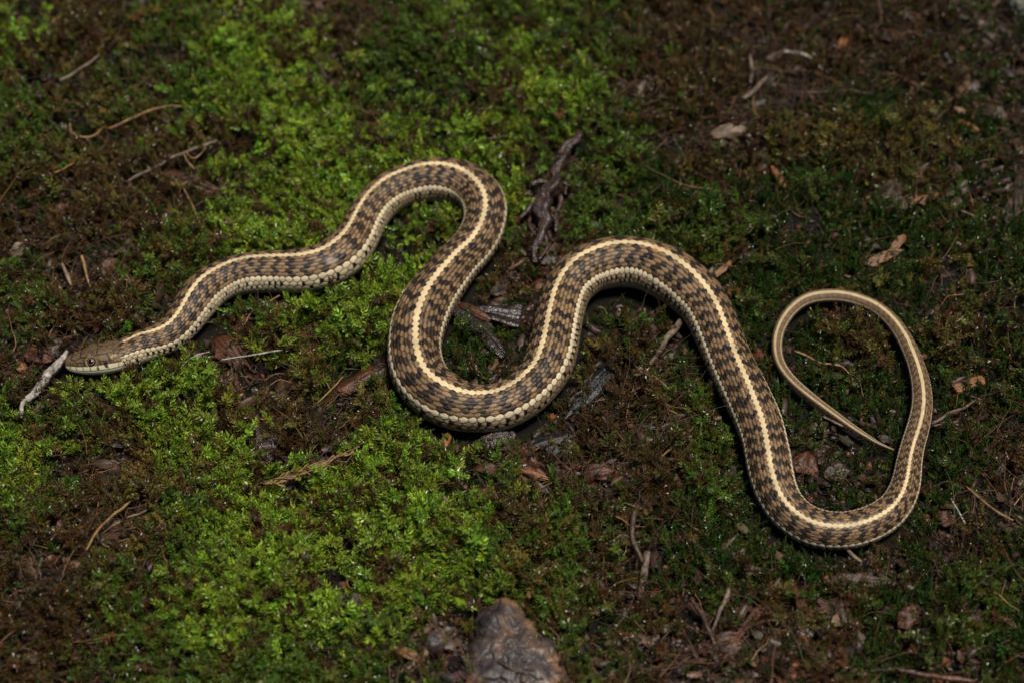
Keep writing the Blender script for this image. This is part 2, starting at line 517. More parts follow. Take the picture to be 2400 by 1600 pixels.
    def prof(h):
        y = np.interp(xs, hx, h); y[60:] = smooth1(y, 22)[60:]
        return np.interp(x, xs, y) / 1000
    kb = sstep(20, 27, x)
    a_ = prof(ha) * (1 - kb) + Rr * kb; t_ = prof(ht) * (1 - kb) + Rr * kb; b_ = prof(hb) * (1 - kb) + Rr * kb
    # body: a touch flat underneath
    b_ = np.where(x > 27, b_ * 0.93, b_)
    cph, sph = np.cos(PH), np.sin(PH)
    pw = (2.0 + 0.55 * (1 - kb))[:, None]
    den = (np.abs(cph) ** pw + np.abs(sph) ** pw) ** (1 / pw)
    vd = np.where(cph > 0, t_[:, None], b_[:, None]) * cph / den
    vs = a_[:, None] * sph / den
    # ---- head plates
    hm = sstep(19.5, 16.5, np.broadcast_to(x[:, None], (nr, na)))      # 1 on the head
    XH = np.broadcast_to(x[:, None], (nr, na))
    hd = XH < 25
    lm = vs * 1000
    lines = [[(1.0, 0), (6.2, 0)], [(2.9, -2.6), (2.9, 2.6)], [(6.2, -3.2), (6.0, 0), (6.2, 3.2)],
             [(6.2, -1.5), (11.6, -1.25), (13.4, 0)], [(6.2, 1.5), (11.6, 1.25), (13.4, 0)],
             [(11.4, -3.6), (11.6, -1.25)], [(11.4, 3.6), (11.6, 1.25)], [(13.4, 0), (18.6, 0)],
             [(6.2, -3.2), (8.5, -4.2), (11.4, -4.1), (13.2, -4.3), (16.0, -4.0), (18.6, -2.2), (18.9, 0)],
             [(6.2, 3.2), (8.5, 4.2), (11.4, 4.1), (13.2, 4.3), (16.0, 4.0), (18.6, 2.2), (18.9, 0)],
             [(4.3, -3.6), (6.2, -3.2)], [(4.3, 3.6), (6.2, 3.2)], [(14.6, -6.2), (14.2, -4.2)], [(14.6, 6.2), (14.2, 4.2)],
             [(2.9, -2.6), (4.3, -3.6)], [(2.9, 2.6), (4.3, 3.6)]]
    dist = np.full((nr, na), 9.0)
    hi = np.where(x < 25)[0]; sl = slice(0, hi[-1] + 1)
    X_, L_ = XH[sl], lm[sl]
    dd = dist[sl]
    for ln in lines:
        for (x0, l0), (x1, l1) in zip(ln[:-1], ln[1:]):
            dx, dl = x1 - x0, l1 - l0
            t = np.clip(((X_ - x0) * dx + (L_ - l0) * dl) / (dx * dx + dl * dl), 0, 1)
            dd = np.minimum(dd, np.hypot(X_ - x0 - t * dx, L_ - l0 - t * dl))
    dd = np.where(cph[sl] > 0.05, dd, 9)
    # side sutures of the lip scales
    lip_top = np.radians(np.interp(X_, [0, 3, 9, 14, 20], [84, 80, 84, 82, 88]))
    lip_bot = np.radians(np.interp(X_, [0, 3, 9, 14, 20], [108, 108, 108, 108, 110]))
    ap = np.abs(phs[sl])
    lipm = (ap > lip_top) & (ap < lip_bot) & (X_ < 20)
    sut = [2.6, 4.6, 6.6, 8.7, 11.0, 13.8, 16.8]
    ds = np.min([np.abs(X_ - q) for q in sut], axis=0)
    mouth = np.exp(-((ap - lip_bot) / 0.035) ** 2) * (X_ < 19.5)
    hcol = np.broadcast_to(srgb(100, 81, 57), X_.shape + (3,)).copy()
    nzv = fbm(X_ * 1.1, L_ * 1.1 + 30, 4)[..., None]
    hcol = hcol * (1 + 0.75 * nzv)
    # warm freckled temples
    tm = (sstep(14, 18, X_) * (ap > 0.75))[..., None]
    fre = (fbm(X_ * 3.3 + 7, L_ * 3.3 + ap * 6, 2) > 0.34)[..., None] * tm
    hcol = hcol * (1 - 0.25 * tm) + srgb(140, 104, 62) * 0.25 * tm
    hcol = np.where(fre > 0, srgb(178, 150, 104), hcol)
    lipc = srgb(240, 228, 192) * (1 + 0.1 * nzv)
    hcol = np.where(lipm[..., None], lipc, hcol)
    below = (ap >= lip_bot)
    hcol = np.where(below[..., None], srgb(206, 198, 170), hcol)
    # sutures on the side of the head: (mm from the snout, radians from the middle of the back)
    for ln in [[(4.2, 1.02), (7.4, 1.15)], [(5.0, 1.02), (5.2, 1.45)], [(3.4, 0.95), (3.6, 1.4)], [(7.2, 0.95), (7.4, 1.45)],
               [(11.6, 1.0), (11.9, 1.45)], [(11.8, 1.18), (14.6, 1.22), (17.8, 1.15)], [(14.6, 0.86), (14.8, 1.45)],
               [(17.2, 0.9), (17.6, 1.5)], [(16.0, 0.75), (18.6, 0.9)]]:
        for (x0, l0), (x1, l1) in zip(ln[:-1], ln[1:]):
            dx, dl = x1 - x0, (l1 - l0) * 5
            t = np.clip(((X_ - x0) * dx + (ap - l0) * 5 * dl) / (dx * dx + dl * dl), 0, 1)
            dd = np.minimum(dd, np.hypot(X_ - x0 - t * dx, (ap - l0) * 5 - t * dl) + 0.02)
    k1 = np.exp(-(np.maximum(0, dd - 0.04) / 0.15) ** 2)
    k2 = np.exp(-(ds / 0.13) ** 2) * lipm
    k3 = np.exp(-((ap - lip_top) / 0.03) ** 2) * (X_ > 2) * (X_ < 20) * 0.55
    bar = ((np.abs(X_ - 13.4) < 0.55 - 0.5 * (ap - 1.3)) & (ap > 1.15) & (ap < 1.72))      # dark bar behind the eye
    bar2 = ((np.abs(X_ - 11.0) < 0.35) | (np.abs(X_ - 8.7) < 0.2)) & (ap > 1.55) & (ap < 1.8)
    dkl = np.clip(np.maximum.reduce([k1 * 0.95, k2 * 0.9, mouth * 0.85, k3, bar * 0.95, bar2 * 0.85]), 0, 1)[..., None]
    hcol = hcol * (1 - dkl) + srgb(26, 20, 15) * dkl
    nos = np.exp(-(((X_ - 2.6) / 0.32) ** 2 + ((ap - 1.17) / 0.10) ** 2))[..., None]
    hcol = hcol * (1 - nos) + srgb(14, 9, 7) * nos
    hm_ = hm[sl][..., None]
    col[sl] = col[sl] * (1 - hm_) + hcol * hm_
    hh = -0.00016 * k1 - 0.00007 * k2 - 0.00016 * mouth - 0.00022 * nos[..., 0] + 0.00003 * nzv[..., 0]
    # brow over the eye
    brow = np.exp(-(((X_ - 9.4) / 2.2) ** 2 + ((ap - 0.80) / 0.16) ** 2)) * 0.00042
    hgt = np.array(hgt)
    hgt[sl] = hgt[sl] * (1 - hm_[..., 0]) + (hh + brow) * hm_[..., 0]
    # eye socket
    EX, EA = 9.4, math.radians(62)
    ie = int(np.argmin(np.abs(x - EX)))
    eyes = []
    for sg in (1, -1):
        ja = int(np.argmin(np.abs(ph - sg * EA)))
        pe = Cx[ie] + D[ie] * vd[ie, ja] + S[ie] * vs[ie, ja]
        ne = D[ie] * vd[ie, ja] / t_[ie] ** 2 + S[ie] * vs[ie, ja] / a_[ie] ** 2
        ne = ne + -T[ie] * np.linalg.norm(ne) * 0.12
        ne /= np.linalg.norm(ne)
        eyes.append((pe, ne, sg))
    Nrm = D[:, None] * cph[..., None] + S[:, None] * sph[..., None]
    V = Cx[:, None] + D[:, None] * vd[..., None] + S[:, None] * vs[..., None] + Nrm * hgt[..., None]
    for pe, ne, sg in eyes:
        de = np.linalg.norm(V[sl] - pe, axis=-1) * 1000
        k = np.exp(-(de / 1.55) ** 4)
        V[sl] -= Nrm[sl] * (k * 0.0006)[..., None]
        ring = (np.exp(-((de - 1.72) / 0.28) ** 2))[..., None]
        col[sl] = col[sl] * (1 - ring * 0.35) + srgb(190, 165, 120) * ring * 0.35
        soc = (de < 1.52)[..., None]
        col[sl] = np.where(soc, srgb(16, 12, 9), col[sl])
    # keep the belly above the ground sheet's underside
    V = V.reshape(-1, 3); col = np.clip(col.reshape(-1, 3), 0.002, 1)
    I = np.arange(nr * na).reshape(nr, na)
    J = np.roll(I, -1, axis=1)
    F = np.c_[I[:-1].ravel(), J[:-1].ravel(), J[1:].ravel(), I[1:].ravel()]
    # close snout and tail tip with fans made of quads collapsed to one middle vertex
    c0 = len(V); V = np.r_[V, [Cx[0] - T[0] * 0.0001], [Cx[-1] + T[-1] * 0.0003]]; col = np.r_[col, [col[0]], [col[-2]]]
    F = np.r_[np.c_[F[:, [0, 1, 2]]], F[:, [0, 2, 3]],
              np.c_[J[0], I[0], np.full(na, c0)], np.c_[I[-1], J[-1], np.full(na, c0 + 1)]]
    F = F[:, [0, 2, 1]] if False else F
    mt, n, l, p = new_mat('snake_skin')
    a = n.new('ShaderNodeAttribute'); a.attribute_name = 'col'
    l.new(a.outputs['Color'], p.inputs['Base Color'])
    tc = n.new('ShaderNodeTexCoord'); nz = n.new('ShaderNodeTexNoise'); nz.inputs['Scale'].default_value = 700; nz.inputs['Detail'].default_value = 4
    l.new(tc.outputs['Object'], nz.inputs[0])
    mr = n.new('ShaderNodeMapRange'); mr.inputs['To Min'].default_value = 0.3; mr.inputs['To Max'].default_value = 0.62
    l.new(nz.outputs[0], mr.inputs['Value']); l.new(mr.outputs[0], p.inputs['Roughness'])
    set_p(p, Specular_IOR_Level=0.3)
    body = obj('body', mesh_np('body', V, F, True, col), mt, root)

    # eyes
    im, n, l, p = new_mat('eye_iris'); set_p(p, Roughness=0.06, Specular_IOR_Level=0.6)
    p.inputs['Base Color'].default_value = (*srgb(62, 42, 24), 1)
    rm_, n, l, p = new_mat('eye_ring'); set_p(p, Roughness=0.12, Specular_IOR_Level=0.6)
    p.inputs['Base Color'].default_value = (*srgb(150, 130, 100), 1)
    pm, n, l, p = new_mat('eye_pupil'); set_p(p, Roughness=0.03, Specular_IOR_Level=0.7)
    p.inputs['Base Color'].default_value = (0.003, 0.003, 0.004, 1)
    for pe, ne, sg in eyes:
        R_ = 0.00145
        cen = pe - ne * 0.00072
        q = Vector(ne).to_track_quat('Z', 'Y')
        def cap(r, t0, t1, nt_=12, nn_=36):
            vs_, fs_ = [], []
            for a_i in range(nt_ + 1):
                t = t0 + (t1 - t0) * a_i / nt_
                for b_i in range(nn_):
                    f = 2 * math.pi * b_i / nn_
                    vs_.append(Vector(cen) + q @ Vector((r * math.sin(t) * math.cos(f), r * math.sin(t) * math.sin(f), r * math.cos(t))))
            for a_i in range(nt_):
                for b_i in range(nn_):
                    b2 = (b_i + 1) % nn_
                    fs_.append((a_i * nn_ + b_i, (a_i + 1) * nn_ + b_i, (a_i + 1) * nn_ + b2, a_i * nn_ + b2))
            return np.array([tuple(v_) for v_ in vs_]), fs_
        vs_, fs_ = cap(R_, 0.001, math.pi - 0.01)
        eye = obj('eye', mesh_np('eye', vs_, fs_), im, body)
        vs_, fs_ = cap(R_ * 1.012, 0.66, 0.82, 3)
        obj('iris_ring', mesh_np('iris_ring', vs_, fs_), rm_, eye)
        vs_, fs_ = cap(R_ * 1.015, 0.001, 0.66, 6)
        obj('pupil', mesh_np('pupil', vs_, fs_), pm, eye)
    return root


build_snake()

CLEAR = []

# ------------------------------------------------------------------ twigs, bark, leaves and stones lying on the moss
def local_obj(name, V, F, mat, smooth=True, parent=None):
    """mesh with its origin at the middle of its underside"""
    V = np.array(V, float)
    b = np.array([V[:, 0].mean(), V[:, 1].mean(), V[:, 2].min()])
    me = mesh_np(name, V - b, F, smooth)
    o = obj(name, me, mat)
    o.location = b
    if parent is not None:
        o.parent = parent; o.location = Vector(b) - parent.location
    return o


def tube(P, R, sides=10, rough=0.12, ridge=0.0, seed=0):
    """tapered, slightly knobbly tube along points P with radii R"""
    P = np.array(P); n = len(P)
    T = np.gradient(P, axis=0); T /= np.linalg.norm(T, axis=1)[:, None]
    V = []
    ref = np.array([0.1, 0.05, 1.0])
    for i in range(n):
        a = np.cross(T[i], ref); a /= np.linalg.norm(a); b = np.cross(a, T[i])
        for k in range(sides):
            f = 2 * math.pi * k / sides
            nz = mnoise.noise(Vector((math.cos(f) * 1.2 + seed * 3.1, math.sin(f) * 1.2, i * 0.35)))
            n2 = mnoise.noise(Vector((k * 1.7 + seed, 4.2, i * 0.06)))
            r = R[i] * (1 + rough * 2 * nz + ridge * n2)
            V.append(P[i] + (a * math.cos(f) + b * math.sin(f)) * r)
    F = []
    for i in range(n - 1):
        for k in range(sides):
            k2 = (k + 1) % sides
            F.append((i * sides + k, i * sides + k2, (i + 1) * sides + k2, (i + 1) * sides + k))
    F.append(tuple(range(sides))[::-1]); F.append(tuple((n - 1) * sides + k for k in range(sides)))
    return np.array(V), F


def stick_path(pts, dz, n=None, wob=0.0, seed=0, arch=0.0):
    A = np.array(pts, float)
    n = n or max(12, int(np.hypot(*np.diff(A[:, :2], axis=0).T).sum() / 7))
    D_ = catmull(A, n) if len(A) > 2 else np.c_[[np.linspace(A[0, k], A[-1, k], n) for k in range(3)]].T
    rad = np.maximum(D_[:, 2], 0.4) * 0.5 * K * DIST
    for i in range(n):
        D_[i, 0] += wob * mnoise.noise(Vector((i * 0.21, seed * 7.7, 1.0))); D_[i, 1] += wob * mnoise.noise(Vector((i * 0.21, seed * 7.7, 9.0)))
    t = np.linspace(0, 1, n)
    g = at_ground(D_[:, 0], D_[:, 1], 0)
    h = smooth1(terrain(g[:, 0], g[:, 1]), min(8, n // 3)) + dz * 0.001 + rad + arch * 0.001 * np.sin(math.pi * t)
    P = on_plane(D_[:, 0], D_[:, 1], h)
    return P, rad


def stick(name, label, cat, pts, mat, dz=1.5, sides=9, rough=0.10, ridge=0.0, wob=3.0, seed=0, arch=0.0, clear=True, parent=None, group=None):
    P, rad = stick_path(pts, dz, None, wob, seed, arch)
    V, F = tube(P, rad, sides, rough, ridge, seed)
    o = local_obj(name, V, F, mat, True, parent)
    if parent is None: tag(o, label, cat, group)
    if clear:
        for i in range(0, len(P) - 1, 6):
            j = min(len(P) - 1, i + 6); CLEAR.append((P[i, 0], P[i, 1], P[j, 0], P[j, 1], rad[i] * 1.1 + 0.0012))
    return o


def chip(name, label, cat, p0, p1, width, mat, shape='lens', thick=0.9, dz=2.0, bend=0.0, tilt=0.0, ridge=0.25, seed=0, ragged=0.12, clear=True, parent=None, group=None, nu=26, nv=11):
    """flat fragment of bark, wood or leaf: an outline with thickness, grain ridges and a bend"""
    A = at_ground(np.array([p0[0], p1[0]]), np.array([p0[1], p1[1]]), dz * 0.00065)
    ax = A[1] - A[0]; L = np.linalg.norm(ax); ax /= L
    sd_ = np.cross(np.array([0, 0, 1.0]), ax); sd_ /= np.linalg.norm(sd_)
    sd_ = sd_ * math.cos(tilt) + np.array([0, 0, 1.0]) * math.sin(tilt)
    nm = np.cross(ax, sd_)
    W = width * K * DIST * 0.5
    V = []
    rows = []
    for side in (1, -1):
        for i in range(nu + 1):
            t = i / nu
            if shape == 'lens': w_ = math.sin(math.pi * min(1, t * 0.97 + 0.015)) ** 0.55
            elif shape == 'leaf': w_ = math.sin(math.pi * t ** 0.75) ** 0.8 + 0.02
            elif shape == 'tri': w_ = 0.12 + 0.88 * t if t < 0.94 else 1.0 - (t - 0.94) * 4
            elif shape == 'spear': w_ = (1 - t) ** 0.6 * min(1, t * 12 + 0.3) + 0.03
            else: w_ = min(1, t * 14 + 0.35) * min(1, (1 - t) * 14 + 0.3)
            wl = w_ * (1 + ragged * 2 * mnoise.noise(Vector((t * 5, seed * 3.3, 0.5))))
            wr = w_ * (1 + ragged * 2 * mnoise.noise(Vector((t * 5, seed * 3.3, 7.5))))
            for j in range(nv + 1):
                q = j / nv * 2 - 1
                lat = q * W * (wl if q > 0 else wr)
                lx = t * L + (ragged * W * 1.2 * mnoise.noise(Vector((q * 4, seed * 2.1, 3.0))) if i in (0, 1, nu - 1, nu) else 0)
                g = mnoise.noise(Vector((q * 4.5 + seed, t * 0.9, 2.0))) + 0.5 * mnoise.noise(Vector((q * 11 + seed, t * 1.6, 5.0)))
                if shape == 'leaf':
                    g = 1.3 * mnoise.noise(Vector((q * 2.2 + seed, t * 3.0, 2.0))) + 0.8 * mnoise.noise(Vector((q * 5 + seed, t * 6, 5.0)))
                    V.append(A[0] + ax * lx + sd_ * lat + nm * (0.00014 * side + ridge * g * W * 0.30 + bend * 0.0005 * (1 - (2 * t - 1) ** 2) + (abs(q) ** 1.5 - 0.4) * W * 0.22))
                    continue
                th = thick * 0.001 * (0.5 * side * (1 - 0.75 * abs(q) ** 3) + (ridge * g if side > 0 else 0))
                cv = bend * 0.001 * (1 - (2 * t - 1) ** 2) - abs(q) ** 2 * W * 0.12
                V.append(A[0] + ax * lx + sd_ * lat + nm * (th + cv))
    m = (nu + 1) * (nv + 1)
    F = []
    for s_ in (0, 1):
        for i in range(nu):
            for j in range(nv):
                a = s_ * m + i * (nv + 1) + j
                q_ = (a, a + nv + 1, a + nv + 2, a + 1)
                F.append(q_ if s_ == 0 else q_[::-1])
    rim = [(i, 0) for i in range(nu + 1)] + [(nu, j) for j in range(1, nv + 1)] + [(i, nv) for i in range(nu - 1, -1, -1)] + [(0, j) for j in range(nv - 1, 0, -1)]
    ix = [i * (nv + 1) + j for i, j in rim]
    for k in range(len(ix)):
        k2 = (k + 1) % len(ix)
        F.append((ix[k], ix[k2], ix[k2] + m, ix[k] + m))
    V = np.array(V)
    low = V[:, 2] - terrain(V[:, 0], V[:, 1])
    V[:, 2] += max(0.0, 0.0004 - np.percentile(low, 15))
    o = local_obj(name, V, F, mat, True, parent)
    if parent is None: tag(o, label, cat, group)
    if clear: CLEAR.append((A[0][0], A[0][1], A[1][0], A[1][1], W * 0.5))
    return o


def stone(name, label, cat, lumps, mat, seed=0, sub=5, amp=0.22, clear=True):
    """lumps: (x, y, rx, ry, height mm); several lumps melt into one knobbly stone"""
    import bmesh
    G = [(at_ground(np.array([l[0]], float), np.array([l[1]], float), 0.001)[0], l) for l in lumps]
    c = np.mean([g[0] for g in G], axis=0)
    rad = max(np.linalg.norm((g[0] - c)[:2]) + max(g[1][2], g[1][3] * 1.3) * K * DIST for g in G) * 1.4
    bm = bmesh.new(); bmesh.ops.create_icosphere(bm, subdivisions=sub, radius=1.0)
    Dn = np.array([tuple(v.co.normalized()) for v in bm.verts])
    cen = [((g - c), l[2] * K * DIST, l[3] * K * DIST * 1.3, l[4] * 0.001) for g, l in G]
    r = np.full(len(Dn), rad); live = np.ones(len(Dn), bool)
    for _ in range(150):                     # march inwards to the surface of the union of lumps
        p = Dn * r[:, None]; f = 0
        for q, a, b, h in cen:
            f = f + np.exp(-2.2 * (((p[:, 0] - q[0]) / a) ** 2 + ((p[:, 1] - q[1]) / b) ** 2 + ((p[:, 2] - h * 0.25) / h) ** 2 - 1))
        live &= f < 1
        r = np.where(live, r * 0.975, r)
    nz = np.array([mnoise.fractal(Vector(d) * 2.6 + Vector((seed * 5.5, 0, 0)), 0.8, 2.1, 5) for d in Dn])
    rg = np.array([abs(mnoise.noise(Vector(d) * 4 + Vector((0, seed * 3.3, 0)))) for d in Dn])
    V = c + Dn * (r * (1 + amp * 0.45 * nz - amp * 0.5 * np.maximum(0, 0.12 - rg) / 0.12))[:, None]
    F = [tuple(v.index for v in f.verts) for f in bm.faces]
    bm.free()
    o = local_obj(name, np.array(V), F, mat, True)
    tag(o, label, cat)
    if clear:
        for g, l in G: CLEAR.append((g[0], g[1] - l[3] * K * DIST * 0.4, g[0], g[1] + l[3] * K * DIST * 0.4, l[2] * K * DIST * 0.75))
    return o


M = {}
M['bleached'] = wood_mat('bleached_twig', srgb(84, 72, 64), srgb(214, 204, 192), 0.6, 420, (1, 1, 1), 0.8, 0.4, srgb(214, 204, 196))
M['grey_twig'] = wood_mat('grey_twig', srgb(66, 54, 44), srgb(138, 118, 98), 0.5, 300, (1, 1, 1), 0.7)
M['dark_twig'] = wood_mat('dark_twig', srgb(34, 26, 22), srgb(88, 68, 52), 0.4, 300, (1, 1, 1), 0.8)
M['red_bark'] = wood_mat('red_bark', srgb(30, 18, 12), srgb(98, 56, 32), 0.36, 220, (1, 1, 1), 0.9)
M['black_bark'] = wood_mat('black_bark', srgb(20, 15, 14), srgb(58, 46, 42), 0.22, 260, (1, 1, 1), 0.7, 0.7)
M['brown_bark'] = wood_mat('brown_bark', srgb(34, 25, 18), srgb(86, 64, 46), 0.4, 240, (1, 1, 1), 0.9)
M['charcoal'] = wood_mat('charcoal', srgb(8, 8, 10), srgb(30, 31, 36), 0.36, 420, (1, 1, 1), 0.55, 0.6, srgb(52, 54, 60))
M['orange'] = wood_mat('orange_wood', srgb(92, 54, 28), srgb(156, 104, 62), 0.5, 260, (1, 1, 1), 0.6)
M['rust'] = wood_mat('rust_leaf', srgb(44, 26, 18), srgb(104, 62, 40), 0.42, 260, (1, 1, 1), 0.8)
M['straw'] = wood_mat('straw', srgb(100, 74, 44), srgb(168, 132, 84), 0.5, 300, (1, 1, 1), 0.5)
M['root'] = wood_mat('wet_root', srgb(24, 17, 15), srgb(84, 62, 54), 0.22, 320, (1, 1, 1), 1.0, 0.8, srgb(132, 106, 92))
M['dry_leaf'] = wood_mat('dry_leaf', srgb(92, 62, 40), srgb(158, 118, 82), 0.5, 200, (1, 1, 1), 0.7)
M['pale_leaf'] = wood_mat('pale_leaf', srgb(88, 72, 58), srgb(150, 130, 108), 0.55, 220, (1, 1, 1), 0.7)
M['stone'] = wood_mat('knobbly_stone', srgb(28, 25, 26), srgb(70, 61, 58), 0.46, 75, (1, 1, 1), 1.0, 0.5, srgb(122, 92, 68))
for nd in M['stone'].node_tree.nodes:
    if nd.type == 'VALTORGB':
        for e_, p_ in zip(nd.color_ramp.elements, (0.34, 0.50, 0.60)): e_.position = p_
M['blue_stone'] = wood_mat('bluish_stone', srgb(66, 74, 86), srgb(138, 146, 156), 0.4, 160, (1, 1, 1), 0.6)
M['pale_stone'] = wood_mat('pale_stone', srgb(96, 98, 84), srgb(150, 152, 134), 0.6, 90, (1, 1, 1), 0.7)

# --- sticks
stick('twig', 'bleached white twig lying at the tip of the snake\'s snout', 'twig', [(158, 824, 9), (144, 842, 14), (120, 870, 21), (98, 897, 21), (79, 918, 19), (58, 946, 12), (45, 980, 4)], M['bleached'], 6.0, 14, 0.22, 0.6, 7, 1)
r_ = stick('root', 'knobbly dark wet root standing up behind the first two snake bends', 'root', [(1362, 316, 15), (1345, 330, 18), (1322, 356, 25), (1310, 385, 29), (1296, 420, 22), (1296, 440, 40), (1284, 462, 26), (1278, 490, 42), (1276, 520, 30), (1264, 560, 20), (1250, 615, 12)], M['root'], 4.0, 16, 0.42, 0.5, 14, 2, 2)
stick('rootlet', None, None, [(1300, 432, 16), (1270, 426, 15), (1245, 432, 17)], M['root'], 7, 8, 0.2, 0, 3, 3, parent=r_)
stick('rootlet', None, None, [(1262, 460, 13), (1240, 488, 15), (1218, 515, 9)], M['root'], 4, 8, 0.2, 0, 3, 4, parent=r_)
stick('rootlet', None, None, [(1246, 505, 7), (1243, 530, 9), (1258, 555, 8), (1280, 578, 6), (1305, 592, 4)], M['root'], 4, 8, 0.2, 0, 3, 5, parent=r_)
for k, pts in enumerate([[(1318, 440, 9), (1316, 470, 12), (1304, 500, 9), (1308, 530, 6)], [(1290, 500, 10), (1306, 520, 12), (1302, 545, 8)], [(1270, 470, 8), (1258, 490, 10), (1262, 520, 8)],
                         [(1268, 540, 8), (1282, 560, 8), (1276, 590, 6), (1264, 612, 5)], [(1316, 428, 8), (1330, 436, 10), (1324, 456, 7)], [(1205, 440, 4), (1225, 452, 6), (1250, 458, 5)]]):
    stick('rootlet', None, None, pts, M['root'], 6, 8, 0.3, 0.3, 6, 60 + k, parent=r_)
stick('twig', 'grey-brown twig poking out from under the second snake arch', 'twig', [(1597, 752, 15), (1570, 785, 17), (1548, 815, 16), (1520, 858, 10)], M['grey_twig'], 3.5, 9, 0.12, 0.2, 4, 6)
f_ = stick('twig', 'forked thin grey twig beside the tail bend, pointing right', 'twig', [(2182, 992, 8), (2220, 972, 7), (2262, 952, 6), (2300, 930, 4)], M['grey_twig'], 4, 7, 0.1, 0, 4, 7)
stick('side_twig', None, None, [(2188, 996, 6), (2215, 992, 6), (2245, 986, 4)], M['grey_twig'], 4, 7, 0.1, 0, 2, 8, parent=f_)
stick('twig', 'dark slanting twig crossing a brown one in the bottom litter', 'twig', [(1620, 1400, 9), (1640, 1432, 10), (1658, 1468, 10), (1676, 1508, 8)], M['dark_twig'], 5, 8, 0.12, 0, 4, 9)
stick('twig', 'pale brown twig leaning against a dark one in the bottom litter', 'twig', [(1708, 1378, 9), (1696, 1412, 10), (1684, 1442, 8), (1668, 1480, 5)], M['grey_twig'], 5, 8, 0.12, 0, 4, 10)
stick('twig', 'grey forked stick among dark leaf litter in the shaded corner', 'twig', [(1800, 180, 10), (1775, 205, 14), (1745, 232, 10)], M['grey_twig'], 6, 8, 0.15, 0, 3, 11)
stick('twig', 'curved pale stem arching over the shaded leaf litter', 'stem', [(1838, 121, 8), (1872, 124, 10), (1900, 138, 9), (1926, 164, 5)], M['bleached'], 6, 8, 0.1, 0, 2, 12)
stick('twig', 'upright greyish stick in the shaded leaf litter behind the snake', 'twig', [(1758, 130, 10), (1762, 160, 11), (1758, 195, 8)], M['grey_twig'], 6, 8, 0.12, 0, 3, 13)
stick('twig', 'dark brown stick curving along the far edge of the litter', 'twig', [(1870, 215, 8), (1930, 218, 9), (1990, 212, 7), (2040, 220, 5)], M['dark_twig'], 5, 8, 0.12, 0, 4, 14)
stick('twig', 'bent dark stem upright between moss and litter below the middle bend', 'twig', [(1493, 1183, 9), (1484, 1215, 13), (1484, 1260, 14), (1494, 1290, 12), (1506, 1318, 7)], M['brown_bark'], 5, 9, 0.15, 0.3, 4, 15)
stick('twig', 'grey weathered stub with a broken end near the bent dark stem', 'twig', [(1520, 1292, 14), (1512, 1330, 17), (1505, 1365, 15), (1498, 1400, 9)], M['grey_twig'], 3, 9, 0.15, 0.2, 4, 16)
stick('root', 'thin bowed tan rootlet in brown moss left of the bright cushion', 'root', [(325, 1166, 5), (288, 1188, 6), (250, 1218, 6), (222, 1252, 6), (202, 1288, 4)], M['straw'], 7, 6, 0.08, 0, 4, 17)
stick('root', 'brown rootlet hooking down from a mossy lump near the bowed one', 'root', [(373, 1154, 4), (360, 1182, 5), (330, 1203, 5), (298, 1213, 3)], M['grey_twig'], 7, 6, 0.08, 0, 3, 18)
b_ = stick('straw_bundle', 'frayed bundle of orange-brown straw fibres on moss below the snake', 'straw', [(618, 1134, 4), (660, 1126, 6), (705, 1112, 8), (755, 1090, 8), (798, 1070, 6), (836, 1054, 3)], M['straw'], 7, 8, 0.25, 0.5, 5, 19)
for k in range(26):
    t0 = random.uniform(0, 0.85); t1 = t0 + random.uniform(0.12, 0.4)
    j0, j1, j2 = random.uniform(-6, 6), random.uniform(-9, 9), random.uniform(-22, 22)
    f = lambda t, j: (618 + 218 * t, 1134 - 80 * t ** 1.15 + j, random.uniform(2.2, 4.0))
    stick('fibre', None, None, [f(t0, j0), f((t0 + t1) / 2, j1), f(t1, j2)], M['straw'], random.uniform(6.5, 9), 5, 0.05, 0, 4, 70 + k, clear=False, parent=b_)
stick('stem', 'tan broken grass stem with forked foot left of the snake\'s neck', 'stem', [(191, 600, 6), (197, 622, 8), (203, 645, 6), (212, 676, 4)], M['straw'], 5, 7, 0.08, 0, 2, 30)
stick('stem', 'pale splintered stem beside the forked grass stem near the left edge', 'stem', [(140, 605, 5), (150, 630, 8), (158, 650, 9), (166, 670, 5)], M['pale_leaf'], 5, 7, 0.1, 0, 2, 31)
stick('stem', 'long thin pale stem pointing left out of a rotten bark lump', 'stem', [(662, 820, 3), (610, 828, 4), (560, 836, 4), (520, 842, 3)], M['bleached'], 8, 6, 0.05, 0, 2, 32)
stick('stem', 'thin straw leaning between two moss tufts under the snake\'s first bend', 'stem', [(656, 693, 4), (625, 712, 5), (592, 730, 4), (572, 762, 3)], M['straw'], 6, 6, 0.05, 0, 3, 33)
stick('stem', 'thin arching stem by a bark lump close below the snake\'s neck', 'stem', [(492, 824, 3), (462, 832, 4), (438, 846, 4), (420, 864, 3)], M['bleached'], 6, 6, 0.05, 0, 2, 34)
stick('stem', 'pale straw lying in moss left of the lowest middle bend', 'stem', [(802, 882, 3), (780, 908, 4), (758, 930, 4), (744, 944, 3)], M['straw'], 6, 6, 0.05, 0, 2, 35)
stick('stem', 'thin brown stem rising through moss above the first snake bend', 'stem', [(428, 440, 4), (448, 480, 5), (468, 520, 5), (480, 540, 3)], M['straw'], 6, 6, 0.05, 0, 3, 36)
stick('root', 'tan branching rootlet arching over the moss in the upper left', 'root', [(255, 302, 5), (300, 282, 6), (345, 262, 6), (390, 250, 5), (430, 250, 3)], M['straw'], 9, 6, 0.08, 0, 3, 37)
r2 = stick('root', 'long brown root running down from the moss to a bark strip', 'root', [(508, 330, 6), (470, 343, 8), (430, 358, 8), (385, 382, 9), (340, 404, 9), (300, 425, 6)], M['grey_twig'], 8, 8, 0.1, 0, 4, 38)
